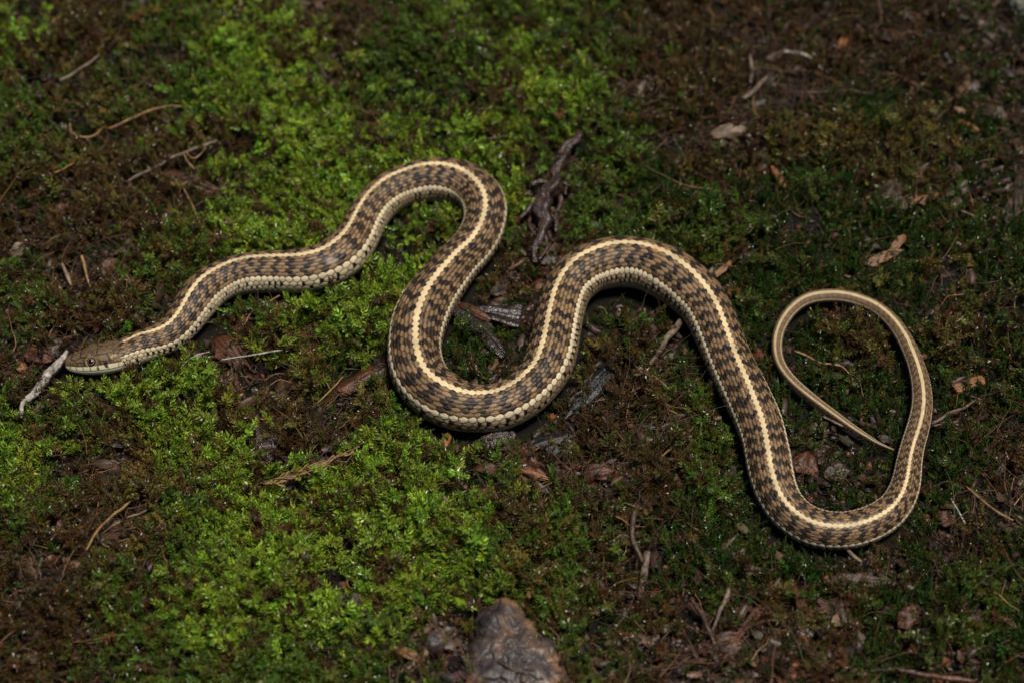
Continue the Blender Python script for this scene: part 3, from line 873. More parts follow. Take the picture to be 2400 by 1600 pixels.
stick('rootlet', None, None, [(435, 356, 4), (452, 372, 4), (470, 360, 3), (482, 345, 2)], M['straw'], 9, 6, 0.05, 0, 2, 39, parent=r2, clear=False)
stick('rootlet', None, None, [(428, 358, 4), (440, 380, 4), (456, 396, 3)], M['straw'], 9, 6, 0.05, 0, 2, 40, parent=r2, clear=False)
stick('root', 'looping dry rootlet over brown tangle in the upper left', 'root', [(165, 290, 4), (168, 312, 5), (190, 322, 5), (222, 318, 4), (240, 300, 3)], M['straw'], 9, 6, 0.08, 0, 3, 41)
stick('root', 'short bent rootlet lying across the moss beside the reddish bark strip', 'root', [(128, 405, 4), (150, 395, 5), (175, 382, 3)], M['straw'], 8, 6, 0.06, 0, 2, 42)
stick('root', 'forked dark rootlet below the reddish bark strip', 'root', [(480, 470, 4), (440, 492, 5), (400, 505, 4), (320, 485, 3)], M['dark_twig'], 6, 6, 0.06, 0, 3, 43)
stick('twig', 'dark diagonal twig half hidden in brown moss at the upper left', 'twig', [(232, 130, 6), (200, 155, 8), (165, 178, 9), (140, 190, 7)], M['grey_twig'], 8, 7, 0.1, 0, 3, 44)
stick('twig', 'thin dark stick pointing at the top of the first arch', 'twig', [(735, 135, 6), (752, 160, 7), (768, 185, 5)], M['dark_twig'], 7, 7, 0.1, 0, 3, 45)
stick('stem', 'pale short stem lying behind the top of the first snake arch', 'stem', [(1208, 316, 5), (1180, 320, 6), (1140, 326, 4)], M['pale_leaf'], 8, 7, 0.06, 0, 2, 46)
stick('stem', 'straight thin pale stalk between the first arch and the dark root', 'stem', [(1184, 352, 3), (1166, 368, 4), (1150, 380, 3)], M['bleached'], 7, 6, 0.05, 0, 1, 47)
stick('stem', 'slanting straw stem caught between the dark root and the middle bend', 'stem', [(1225, 612, 4), (1205, 625, 5), (1190, 632, 3)], M['straw'], 5, 6, 0.05, 0, 1, 48)
stick('stem', 'hair-thin pale stem reaching from litter toward the bottom right corner', 'stem', [(2228, 1166, 3), (2246, 1196, 3.5), (2262, 1226, 3)], M['bleached'], 6, 6, 0.04, 0, 1, 49)
stick('stem', 'long thin tan stem slanting through the shaded right-hand litter', 'stem', [(2265, 1140, 4), (2300, 1170, 5), (2340, 1200, 5), (2375, 1218, 3)], M['straw'], 5, 6, 0.05, 0, 2, 50)
stick('stem', 'short stem tip sticking out below the snake\'s lowest tail bend', 'stem', [(1986, 1288, 8), (2000, 1302, 9), (2020, 1316, 5)], M['pale_leaf'], 3, 7, 0.1, 0, 1, 51)
stick('stem', 'grey stem lying flat on dark moss near the right edge', 'stem', [(2248, 492, 6), (2280, 505, 7), (2312, 520, 4)], M['grey_twig'], 5, 7, 0.06, 0, 2, 52)
stick('root', 'thin rootlet crossing the dark hollow inside the tail loop', 'root', [(1930, 975, 5), (1955, 988, 6), (1975, 998, 4)], M['grey_twig'], 4, 6, 0.06, 0, 2, 53)
stick('root', 'tan rootlet snaking over the moss inside the tail loop', 'root', [(1862, 822, 4), (1888, 832, 5), (1925, 850, 5), (1972, 858, 4), (1990, 875, 3)], M['straw'], 5, 6, 0.06, 0, 2, 54)
stick('twig', 'reddish needle lying along the bottom edge in the right litter', 'needle', [(2080, 1566, 9), (2130, 1574, 13), (2200, 1586, 14), (2285, 1594, 8)], M['red_bark'], 5, 8, 0.08, 0.2, 3, 55)
stick('twig', 'black twig lying in the groove of the knobbly stone', 'twig', [(1168, 1548, 7), (1190, 1560, 9), (1216, 1574, 7)], M['dark_twig'], 9, 7, 0.1, 0, 1, 56, clear=False)
stick('stem', 'thin straw bent over the brown litter left of the bottom bark strips', 'stem', [(1590, 1040, 4), (1565, 1056, 5), (1545, 1075, 3)], M['straw'], 5, 6, 0.05, 0, 1, 57)
stick('stem', 'pale needle on the dark hollow right of the charred splinter', 'needle', [(1532, 880, 3), (1556, 900, 4), (1580, 922, 3)], M['straw'], 5, 6, 0.05, 0, 1, 58)
stick('stem', 'tan stub lying in brown litter left of the long tail-side limb', 'stem', [(1640, 985, 12), (1662, 982, 14), (1690, 978, 9)], M['pale_leaf'], 4, 8, 0.14, 0, 2, 59)

# --- bark, wood and leaves
o = chip('bark', 'reddish brown bark strip on moss above the snake\'s first bend', 'bark', (372, 408), (540, 466), 36, M['red_bark'], 'lens', 2.4, 5, 2.0, 0.25, 0.55, 1)
o = chip('bark', 'black wet splintered bark shard inside the middle U bend', 'bark', (1072, 716), (1184, 838), 58, M['black_bark'], 'spear', 2.5, 8, 1.0, -0.25, 0.6, 2)
chip('splinter', None, None, (1082, 724), (1222, 742), 64, M['black_bark'], 'tri', 1.6, 9, 0.8, 0.3, 0.6, 3, parent=o)
chip('splinter', None, None, (1075, 712), (1150, 752), 22, M['red_bark'], 'lens', 1.2, 11, 1.0, 0.1, 0.4, 4, parent=o)
chip('wood', 'red-brown wood piece sticking out left of the middle U bend', 'wood', (792, 918), (912, 858), 46, M['red_bark'], 'rect', 3.0, 3.5, 0.6, -0.3, 0.5, 5)
o = chip('charred_wood', 'charred blue-black splinter below the right side of the U bend', 'charred wood', (1440, 852), (1345, 968), 42, M['charcoal'], 'rect', 2.4, 4, 1.0, 0.2, 0.8, 6, 0.2)
chip('splinter', None, None, (1410, 905), (1322, 985), 34, M['charcoal'], 'spear', 1.8, 3, 0.6, -0.2, 0.8, 7, 0.3, parent=o)
chip('charred_wood', 'dull black charred lump in the wet hollow under the U bend', 'charred wood', (1240, 1060), (1345, 1030), 70, M['charcoal'], 'lens', 3.0, 1.5, 1.0, 0.1, 0.8, 8, 0.25)
chip('bark', 'dark purplish bark flake in the wet hollow below the U bend', 'bark', (1125, 1035), (1208, 1020), 46, M['root'], 'lens', 2.0, 3, 1.5, 0.2, 0.6, 9, 0.2)
chip('wood_chip', 'orange-brown splinter standing out below the U bend', 'wood chip', (1052, 1018), (1012, 1098), 18, M['orange'], 'rect', 2.0, 4, 0.5, 0.3, 0.5, 10, 0.2)
o = chip('leaf', 'crumpled brown leaf in the wet hollow under the U bend', 'leaf', (1180, 1075), (1292, 1120), 70, M['rust'], 'leaf', 1.4, 4, 3.0, 0.35, 0.9, 11, 0.25)
chip('leaf_rib', None, None, (1200, 1100), (1288, 1122), 10, M['orange'], 'lens', 1.2, 8, 1.0, 0, 0.4, 12, parent=o)
chip('wood_chip', 'bright orange wood chip lying alone right of the tail', 'wood chip', (2236, 912), (2306, 888), 24, M['orange'], 'rect', 1.6, 6, 0.6, 0.1, 0.3, 13, 0.15)
chip('wood_chip', 'slender orange seed scale in moss behind the second arch', 'wood chip', (1808, 392), (1842, 444), 17, M['orange'], 'lens', 1.8, 6, 0.8, 0.2, 0.4, 14)
chip('wood_chip', 'orange-brown scale on grey litter at the right, far from the tail', 'wood chip', (2132, 478), (2214, 456), 22, M['orange'], 'lens', 1.6, 6, 1.2, 0.15, 0.3, 15)
o = chip('leaf', 'torn tan leaf on dark moss behind the tail loop', 'leaf', (2028, 622), (2118, 586), 30, M['dry_leaf'], 'leaf', 1.0, 6, 2.0, 0.25, 0.6, 16, 0.25)
chip('leaf_tip', None, None, (2088, 588), (2122, 552), 22, M['dry_leaf'], 'lens', 0.9, 7, 1.0, 0.2, 0.5, 17, parent=o)
chip('wood_chip', 'pale split stem pair beside the second arch\'s right shoulder', 'wood chip', (1664, 646), (1690, 596), 14, M['pale_leaf'], 'rect', 1.6, 6, 0.5, 0.2, 0.6, 18, 0.2)
chip('wood_chip', 'brownish split stem lying against the pale pair by the second arch', 'wood chip', (1672, 648), (1728, 604), 14, M['dry_leaf'], 'rect', 1.6, 6, 0.5, 0.2, 0.6, 19, 0.2)
chip('leaf', 'rust-red leaf scrap behind the bleached twig', 'leaf', (58, 822), (124, 846), 46, M['rust'], 'leaf', 1.2, 4, 2.0, 0.2, 0.7, 20, 0.2)
chip('bark', 'flat brown bark flake under the bleached twig\'s lower end', 'bark', (78, 962), (146, 922), 34, M['pale_leaf'], 'lens', 1.4, 3, 1.0, 0.15, 0.7, 21, 0.2)
chip('leaf', 'shiny reddish leaf scrap in wet soil left of the first bend', 'leaf', (128, 512), (160, 478), 34, M['rust'], 'leaf', 1.0, 4, 2.0, 0.3, 0.6, 22, 0.2)
o = chip('leaf', 'pale curled leaf remnant on litter at the left edge', 'leaf', (26, 602), (84, 566), 34, M['pale_leaf'], 'leaf', 1.0, 6, 4.0, 0.3, 0.6, 23, 0.2)
chip('bark', 'purplish wet bark sliver beside brown moss left of the neck bend', 'bark', (292, 598), (318, 545), 26, M['root'], 'spear', 1.6, 4, 1.0, 0.25, 0.6, 24, 0.2)
chip('leaf', 'dull red leaf fold next to the purplish bark sliver', 'leaf', (236, 640), (272, 608), 34, M['rust'], 'leaf', 1.2, 4, 2.0, 0.3, 0.7, 25, 0.2)
o = chip('bark', 'rotten reddish bark lump under the thin pale stem below the neck', 'bark', (508, 800), (576, 862), 58, M['rust'], 'lens', 3.5, 3, 2.0, 0.2, 0.9, 26, 0.3)
chip('flake', None, None, (540, 880), (578, 940), 26, M['red_bark'], 'spear', 1.8, 3, 1.0, 0.2, 0.7, 27, 0.2, parent=o)
chip('bark', 'upright grey-brown bark plate in moss left of the U bend', 'bark', (664, 892), (648, 962), 32, M['brown_bark'], 'lens', 2.4, 4, 1.0, 0.3, 0.7, 28, 0.2)
chip('bark', 'glossy dark purple bark lump left of the frayed straw', 'bark', (596, 992), (640, 1088), 64, M['root'], 'lens', 4.0, 2, 2.5, 0.15, 0.8, 29, 0.25)
chip('bark', 'small reddish bark plate between purple lump and U bend', 'bark', (742, 984), (720, 1040), 28, M['brown_bark'], 'lens', 2.0, 4, 1.0, 0.25, 0.7, 30, 0.2)
chip('bark', 'long brown bark strip slanting through the bottom right litter', 'bark', (1812, 1386), (1704, 1526), 34, M['red_bark'], 'spear', 2.2, 5, 1.0, -0.3, 0.7, 31, 0.12)
chip('leaf', 'pointed brown leaf blade standing beside the long bark strip', 'leaf', (1888, 1482), (1858, 1372), 34, M['rust'], 'spear', 1.4, 5, 2.0, 0.35, 0.5, 32, 0.12)
chip('bark', 'dark cupped bark plate under the pointed brown leaf blade', 'bark', (1852, 1452), (1905, 1496), 52, M['black_bark'], 'lens', 2.0, 3, 2.0, 0.2, 0.7, 33, 0.25)
chip('wood_chip', 'stubby tan wood piece standing in the bottom right moss', 'wood chip', (1968, 1398), (1982, 1468), 28, M['brown_bark'], 'rect', 3.0, 4, 1.0, 0.2, 0.7, 34, 0.2)
chip('leaf', 'reddish leaf fold in dark litter near the bottom right', 'leaf', (2104, 1466), (2160, 1420), 40, M['rust'], 'leaf', 1.2, 4, 3.0, 0.3, 0.7, 35, 0.25)
chip('bark', 'thin brown bark sheet lying flat below the tail bend', 'bark', (1930, 1362), (2100, 1368), 44, M['brown_bark'], 'lens', 1.4, 3, 1.5, 0.1, 0.7, 36, 0.25)
chip('bark', 'glinting dark bark knot on the sheet below the tail bend', 'bark', (2020, 1350), (2040, 1318), 32, M['black_bark'], 'lens', 3.0, 4, 1.5, 0.2, 0.8, 37, 0.3)
chip('leaf', 'brown-red leaf scrap on the litter right of the tail bend', 'leaf', (2194, 1208), (2250, 1228), 38, M['rust'], 'leaf', 1.2, 4, 2.0, 0.2, 0.7, 38, 0.25)
o = chip('leaf', 'glossy brown leaf inside the lower part of the tail loop', 'leaf', (1862, 1072), (1918, 1112), 52, M['rust'], 'leaf', 1.2, 3, 3.0, 0.3, 0.6, 39, 0.2)
chip('leaf', 'dull brown leaf flake next to the glossy one in the tail loop', 'leaf', (1930, 1118), (2000, 1100), 40, M['brown_bark'], 'leaf', 1.2, 3, 2.0, 0.2, 0.6, 40, 0.25)
chip('wood', 'broad rotten wood slab at the bottom left of the right-hand litter', 'wood', (1640, 1530), (1740, 1500), 50, M['red_bark'], 'rect', 3.0, 2, 1.0, 0.15, 0.8, 41, 0.25)
chip('leaf', 'small dark brown leaf curled in bright moss at the bottom', 'leaf', (816, 1556), (862, 1530), 34, M['brown_bark'], 'leaf', 1.2, 6, 3.0, 0.3, 0.5, 42, 0.15)
chip('bark', 'brown bark crumb in bright moss left of the knobbly stone', 'bark', (818, 1420), (868, 1392), 34, M['brown_bark'], 'lens', 2.2, 5, 1.5, 0.2, 0.8, 43, 0.25)
chip('bark', 'pale brown bark sliver in moss near the knobbly stone', 'bark', (925, 1518), (985, 1545), 22, M['dry_leaf'], 'lens', 1.6, 5, 1.0, 0.2, 0.6, 44, 0.2)
chip('leaf', 'orange-brown leaf hanging in the dark litter at the top right', 'leaf', (1982, 86), (1966, 142), 26, M['orange'], 'leaf', 1.0, 8, 2.0, 0.3, 0.4, 45, 0.12)
chip('wood_chip', 'rusty wood chip in the black shade at the upper right', 'wood chip', (2246, 284), (2296, 310), 15, M['orange'], 'lens', 1.4, 6, 0.8, 0.2, 0.4, 46, 0.12)
chip('wood_chip', 'beige seed husk on a thin stalk in the upper right shade', 'wood chip', (2240, 226), (2272, 192), 16, M['dry_leaf'], 'lens', 1.6, 8, 0.8, 0.2, 0.4, 47, 0.1)
chip('leaf', 'ragged grey-brown leaf in the black shade near the right edge', 'leaf', (2300, 250), (2365, 285), 44, M['brown_bark'], 'leaf', 1.2, 5, 3.0, 0.3, 0.7, 48, 0.25)
chip('bark', 'bleached crumbly wood lump in brown litter behind the second arch', 'bark', (1664, 318), (1750, 312), 40, M['pale_leaf'], 'lens', 3.0, 5, 2.0, 0.2, 0.9, 49, 0.3)
chip('leaf', 'grey matted leaf mass under the orange-brown scale', 'leaf', (2050, 440), (2140, 500), 90, M['brown_bark'], 'leaf', 1.6, 3, 4.0, 0.1, 0.9, 50, 0.3)
chip('bark', 'dark brown bark plate at the top edge, left part', 'bark', (296, 16), (372, 6), 34, M['brown_bark'], 'lens', 2.0, 7, 1.0, 0.2, 0.7, 51, 0.2)
chip('leaf', 'tiny rust leaf tip on moss in the upper left', 'leaf', (228, 228), (250, 205), 14, M['rust'], 'leaf', 0.9, 9, 1.0, 0.2, 0.5, 52, 0.1)
chip('bark', 'dark flake peeking out between snake arch and second limb', 'bark', (1150, 690), (1195, 668), 30, M['brown_bark'], 'lens', 1.8, 4, 1.0, 0.2, 0.7, 53, 0.2)
chip('leaf', 'brown leaf crumb on the litter left of the tail-side limb', 'leaf', (1420, 900), (1478, 926), 36, M['rust'], 'leaf', 1.2, 4, 2.0, 0.25, 0.7, 54, 0.25)
chip('bark', 'reddish bark flake below the crumpled leaf, right of it', 'bark', (1360, 1120), (1440, 1105), 46, M['rust'], 'lens', 1.8, 3, 2.0, 0.2, 0.8, 55, 0.3)
chip('bark', 'dark bark strip running off the right edge', 'bark', (2392, 395), (2384, 520), 24, M['dark_twig'], 'lens', 2.0, 5, 1.0, 0.2, 0.7, 56, 0.15)

# --- stones
stone('stone', 'knobbly grey stone with a tan top at the bottom edge', 'stone', [(1188, 1446, 38, 28, 5.5), (1164, 1480, 48, 32, 6), (1226, 1496, 32, 24, 4.5), (1176, 1545, 76, 40, 6.5), (1256, 1556, 56, 44, 6), (1184, 1606, 96, 44, 7), (1280, 1612, 50, 40, 5)], M['stone'], 1, 6, 0.17)
stone('pebble', 'small bluish grey pebble in brown moss at the upper left', 'pebble', [(104, 98, 20, 15, 6)], M['blue_stone'], 2, 4, 0.2)
stone('stone', 'pale grey-green stone at the top right corner', 'stone', [(2392, 25, 42, 42, 14)], M['pale_stone'], 3, 5, 0.2)
stone('pebble', 'small dark grey pebble in moss left of the knobbly stone', 'pebble', [(1020, 1515, 22, 20, 5)], M['stone'], 4, 4, 0.25)
stone('pebble', 'round orange-brown seed in dark moss beside the second arch', 'seed', [(1558, 504, 9, 8, 2.2)], M['orange'], 5, 3, 0.1)
stone('pebble', 'tiny orange seed in the shade behind the dark root', 'seed', [(1552, 276, 9, 7, 2.2)], M['orange'], 6, 3, 0.1)
stone('pebble', 'tan seed beside the slender orange scale behind the second arch', 'seed', [(1848, 376, 8, 9, 2.2)], M['orange'], 7, 3, 0.1)
stone('pebble', 'reddish nut fragment in moss left of the slender orange scale', 'seed', [(1592, 402, 9, 11, 2.4)], M['rust'], 8, 3, 0.15)



# ------------------------------------------------------------------ unseen tree, added beyond the frame to darken the right-hand side
def build_shade_tree():
    root = bpy.data.objects.new('added_shade_tree', None); C.objects.link(root)
    base = Vector((1.35, 0.75, float(terrain(np.array([1.35]), np.array([0.75]))[0]) - 0.03))
    root.location = base
    tag(root, 'unseen leafy tree added to shade the right side of the moss', 'tree')
    rr = random.Random(5)
    bark = wood_mat('tree_bark', srgb(58, 46, 36), srgb(110, 92, 74), 0.7, 40, (1, 1, 0.3), 1.0)
    def limb(name, pts, r0, r1, parent):
        P = np.array(pts); n = 24
        t = np.linspace(0, 1, n); q = np.linspace(0, 1, len(P))
        A = np.c_[[smooth1(np.interp(t, q, P[:, k]), 3) for k in range(3)]].T
        V, F = tube(A, np.linspace(r0, r1, n), 12, 0.1, 0.15, rr.randint(0, 99))
        return obj(name, mesh_np(name, V, F), bark, parent)
    trunk = limb('trunk', [(0, 0, 0), (0.03, -0.02, 0.8), (-0.02, 0.0, 1.6), (0.02, 0.02, 2.6)], 0.07, 0.025, root)
    for pts in ([(0, 0, 0.95), (-0.35, -0.2, 1.15), (-0.75, -0.4, 1.2)], [(0, 0, 1.2), (-0.3, 0.15, 1.4), (-0.7, 0.2, 1.45)],
                [(0, 0, 1.1), (0.1, -0.4, 1.35), (0.0, -0.9, 1.5)], [(0, 0, 1.5), (0.4, 0.2, 1.8), (0.7, 0.5, 1.9)], [(0, 0, 1.6), (-0.2, 0.5, 1.85), (-0.3, 0.8, 1.9)]):
        limb('limb', pts, 0.025, 0.006, trunk)
    V, F = [], []  # leaves added overhead to block sun and sky from the right side
    n = 0
    while n < 1150:
        u, v_, w_ = rr.uniform(-1, 1), rr.uniform(-1, 1), rr.uniform(-1, 1)
        d = u * u + v_ * v_ + w_ * w_
        if d > 1 or rr.random() > 1.25 - d: continue
        c = Vector((-0.40 + u * 0.82, -0.06 + v_ * 1.0, 1.5 + w_ * 0.5))
        ln, wd = rr.uniform(0.06, 0.10), rr.uniform(0.03, 0.05)
        a = rr.uniform(0, 6.28); d1 = Vector((math.cos(a), math.sin(a), rr.uniform(-0.5, 0.2))).normalized(); sd_ = d1.cross(Vector((rr.uniform(-.4, .4), rr.uniform(-.4, .4), 1))).normalized(); nm = sd_.cross(d1)
        b = len(V)
        for p_ in ((0, 0, 0), (0.3, 0.45, 0.06), (0.65, 0.4, 0.05), (1, 0, -0.12), (0.65, -0.4, 0.05), (0.3, -0.45, 0.06)):
            V.append(c + d1 * ln * p_[0] + sd_ * wd * p_[1] * 1.1 + nm * ln * p_[2])
        F += [(b, b + 1, b + 2, b + 3), (b, b + 3, b + 4, b + 5)]
        n += 1
    lm, nn, l, p = new_mat('tree_leaf'); p.inputs['Base Color'].default_value = (0.05, 0.10, 0.025, 1); set_p(p, Roughness=0.5)
    obj('crown', mesh_np('crown', np.array([tuple(q) for q in V]), F, False), lm, root)


build_shade_tree()

# ------------------------------------------------------------------ moss, root fibres and soil crumbs (nobody could count them)
KEEP_CLEAR = np.array(CLEAR) if CLEAR else np.zeros((0, 5))


def blocked(x, y):
    """inside the footprint of a stick, chip or stone"""
    b = np.zeros(x.shape, bool)
    for x0, y0, x1, y1, r in KEEP_CLEAR:
        dx, dy = x1 - x0, y1 - y0
        t = np.clip(((x - x0) * dx + (y - y0) * dy) / max(1e-12, dx * dx + dy * dy), 0, 1)
        b |= np.hypot(x - x0 - t * dx, y - y0 - t * dy) < r
    return b


def leaf(base, d, up, ln, wd):
    side = d.cross(up).normalized()
    nrm = side.cross(d).normalized()
    m1 = base + d * ln * 0.45
    return [base, m1 + side * wd * 0.5 + nrm * wd * 0.16, base + d * ln - nrm * ln * 0.12, m1 - side * wd * 0.5 + nrm * wd * 0.16, m1]


LEAF_F = [(0, 1, 4), (4, 1, 2), (0, 4, 3), (4, 2, 3)]


def shoot_mesh(name, length, n_leaf, ln, wd, bend, spread, branches=0, seed=0, flat=0.0):
    r = random.Random(seed)
    V, F, Cc = [], [], []

    def axis(p0, d0, length, n_leaf, t_base):
        pts = []; p = p0.copy(); d = d0.copy(); n = 7
        bx = Vector((r.uniform(-1, 1), r.uniform(-1, 1), r.uniform(-0.2, 0.4))) * bend
        for i in range(n + 1):
            pts.append((p.copy(), d.copy())); p = p + d * (length / n); d = (d + bx / n).normalized()
        # stem
        b0 = len(V)
        for i, (q, dd) in enumerate(pts):
            s1 = dd.orthogonal().normalized(); s2 = dd.cross(s1)
            rad = 0.00017 * (1 - 0.6 * i / n)
            for k in range(3):
                a = k * 2.094
                V.append(q + (s1 * math.cos(a) + s2 * math.sin(a)) * rad); Cc.append((0.25 + 0.5 * i / n, 0.75, 0))
        for i in range(n):
            for k in range(3):
                k2 = (k + 1) % 3
                F.append((b0 + i * 3 + k, b0 + i * 3 + k2, b0 + i * 3 + 3 + k2)); F.append((b0 + i * 3 + k, b0 + i * 3 + 3 + k2, b0 + i * 3 + 3 + k))
        ang = r.uniform(0, 6)
        for j in range(n_leaf):
            t = (j + 0.5) / n_leaf
            f = t * n; i = min(n - 1, int(f)); q = pts[i][0].lerp(pts[i + 1][0], f - i); dd = pts[i][1]
            ang += 2.4 + r.uniform(-0.4, 0.4)
            s1 = dd.orthogonal().normalized(); s2 = dd.cross(s1)
            out = s1 * math.cos(ang) + s2 * math.sin(ang) * (1 - flat)
            out.normalize()
            opn = spread * (1.12 - 0.62 * t ** 2) * r.uniform(0.8, 1.2)
            ld = (dd * math.cos(opn) + out * math.sin(opn)).normalized()
            size = (0.75 + 0.45 * math.sin(math.pi * min(1, t * 0.9 + 0.12))) * r.uniform(0.8, 1.2)
            if r.random() < 0.04: continue
            vs = leaf(q, ld, out if abs(out.dot(ld)) < 0.98 else dd, ln * size, wd * size)
            b = len(V)
            g = r.uniform(0.6, 1.35)
            age = min(1, t_base + (1 - t_base) * (0.25 + 1.0 * t))
            for q_i, vv in enumerate(vs):
                V.append(vv); Cc.append((age, g * (1.12 if q_i == 2 else 1.0), 0))
            for f_ in LEAF_F: F.append(tuple(b + a for a in f_))
        return pts
    pts = axis(Vector((0, 0, -0.001)), Vector((0, 0, 1)), length, n_leaf, 0.0)
    for k in range(branches):
        i = r.randint(2, 5); q, dd = pts[i]
        a = r.uniform(0, 6.28)
        s1 = dd.orthogonal().normalized(); s2 = dd.cross(s1)
        d = (dd * 0.75 + (s1 * math.cos(a) + s2 * math.sin(a)) * 0.8).normalized()
        axis(q, d, length * r.uniform(0.35, 0.55), int(n_leaf * 0.45), 0.35)
    return mesh_np(name, np.array([tuple(v) for v in V]), np.array(F), False, np.array(Cc))


def fibre_mesh(name, length, rad, curl, seed):
    r = random.Random(seed)
    p = Vector((0, 0, 0)); d = Vector((1, 0, r.uniform(-0.1, 0.3))).normalized(); n = 9; V = []; F = []
    tw = Vector((0, r.uniform(-1, 1), r.uniform(-0.5, 0.3)))
    for i in range(n + 1):
        s1 = d.orthogonal().normalized(); s2 = d.cross(s1); rr = rad * (1 - 0.7 * i / n) * r.uniform(0.85, 1.15)
        for k in range(4):
            V.append(p + (s1 * math.cos(k * 1.571) + s2 * math.sin(k * 1.571)) * rr)
        p = p + d * length / n
        d = (d + tw * curl / n + Vector((r.uniform(-1, 1), r.uniform(-1, 1), r.uniform(-0.8, 0.6))) * 0.22 * curl).normalized()
        if r.random() < 0.3: tw = Vector((r.uniform(-0.4, 0.4), r.uniform(-1, 1), r.uniform(-0.5, 0.3)))
    for i in range(n):
        for k in range(4):
            k2 = (k + 1) % 4
            F.append((i * 4 + k, i * 4 + k2, i * 4 + 4 + k2, i * 4 + 4 + k))
    return mesh_np(name, np.array([tuple(v) for v in V]), np.array(F), True)


def crumb_mesh(name, seed):
    r = random.Random(seed)
    import bmesh
    bm = bmesh.new(); bmesh.ops.create_icosphere(bm, subdivisions=2, radius=1.0)
    off_ = Vector((r.uniform(0, 50), r.uniform(0, 50), 0)); fl = r.choice([0.35, 0.6, 0.9]); st = r.uniform(0.6, 1.0)
    for v in bm.verts:
        v.co *= 1 + 0.55 * mnoise.noise(v.co * 1.3 + off_) + 0.3 * mnoise.noise(v.co * 3.1 + off_)
        v.co.z *= fl; v.co.y *= st
    me = bpy.data.meshes.new(name); bm.to_mesh(me); bm.free()
    return me


def template_set(name, meshes, mat):
    col = bpy.data.collections.new(name)
    for i, me in enumerate(meshes):
        me.materials.append(mat)
        o = bpy.data.objects.new('%s_%02d' % (name, i), me); col.objects.link(o)
    return col


def scatter(name, label, cat, pos, rot, scl, tint, idx, templates):
    me = bpy.data.meshes.new(name)
    me.vertices.add(len(pos)); me.vertices.foreach_set('co', pos.astype(np.float32).ravel())
    for nm, ty, arr, key in (('rot', 'FLOAT_VECTOR', rot, 'vector'), ('scl', 'FLOAT', scl, 'value'), ('idx', 'INT', idx, 'value')):
        at = me.attributes.new(nm, ty, 'POINT'); at.data.foreach_set(key, np.ascontiguousarray(arr, dtype=np.int32 if ty == 'INT' else np.float32).ravel())
    at = me.attributes.new('tint', 'FLOAT_COLOR', 'POINT'); at.data.foreach_set('color', np.c_[tint, np.ones(len(tint))].astype(np.float32).ravel())
    o = obj(name, me)
    ng = bpy.data.node_groups.new(name, 'GeometryNodeTree')
    ng.interface.new_socket('Geometry', in_out='INPUT', socket_type='NodeSocketGeometry')
    ng.interface.new_socket('Geometry', in_out='OUTPUT', socket_type='NodeSocketGeometry')
    n, l = ng.nodes, ng.links
    gi, go = n.new('NodeGroupInput'), n.new('NodeGroupOutput')
    ip = n.new('GeometryNodeInstanceOnPoints')
    ci = n.new('GeometryNodeCollectionInfo'); ci.inputs['Collection'].default_value = templates
    ci.inputs['Separate Children'].default_value = True; ci.inputs['Reset Children'].default_value = True
    ip.inputs['Pick Instance'].default_value = True

    def named(nm, ty):
        a = n.new('GeometryNodeInputNamedAttribute'); a.data_type = ty; a.inputs['Name'].default_value = nm
        return [s_ for s_ in a.outputs if s_.name == 'Attribute' and s_.enabled][0]
    l.new(gi.outputs[0], ip.inputs['Points']); l.new(ci.outputs[0], ip.inputs['Instance'])
    l.new(named('idx', 'INT'), ip.inputs['Instance Index']); l.new(named('rot', 'FLOAT_VECTOR'), ip.inputs['Rotation']); l.new(named('scl', 'FLOAT'), ip.inputs['Scale'])
    l.new(ip.outputs[0], go.inputs[0])
    md = o.modifiers.new('scatter', 'NODES'); md.node_group = ng
    tag(o, label, cat, None, 'stuff')
    return o


def field(n, x0=-0.34, x1=0.34, y0=-0.27, y1=0.40):
    x = rng.uniform(x0, x1, n); y = rng.uniform(y0, y1, n)
    return x, y


def pick(x, y, probs, spread=55):
    k = cover(x, y, spread)
    p = np.zeros(x.shape)
    for c, v in probs.items(): p[k == ord(c)] = v
    px, py, _ = project(np.c_[x, y, np.zeros_like(x)])
    outside = np.maximum.reduce([-px, px - 2400, -py, py - 1600])
    p *= 1 - 0.65 * sstep(60, 500, outside)
    return rng.random(x.shape) < p, k


def jitter_col(base, n, v=0.25, h=0.12):
    c = np.asarray(base)[None] * np.exp(rng.normal(0, v, (n, 1))) * np.exp(rng.normal(0, h, (n, 3)))
    return c


def euler_lean(n, lean, toward=None):
    """random heading, leaning by about `lean` radians (Euler XYZ: tilt about Y, then heading)"""
    return np.c_[np.zeros(n), np.abs(rng.normal(0, lean, n)), rng.uniform(0, 2 * math.pi, n)]


BROWN = srgb(96, 72, 34)
mat_green = moss_mat('moss_leaf', 0.27, BROWN * 0.9)
mat_dark = moss_mat('dark_moss_leaf', 0.2, srgb(60, 56, 24))
mat_fib = inst_mat('root_fibre', 0.5)
mat_crumb = inst_mat('soil_crumb', 0.45, 0.4)

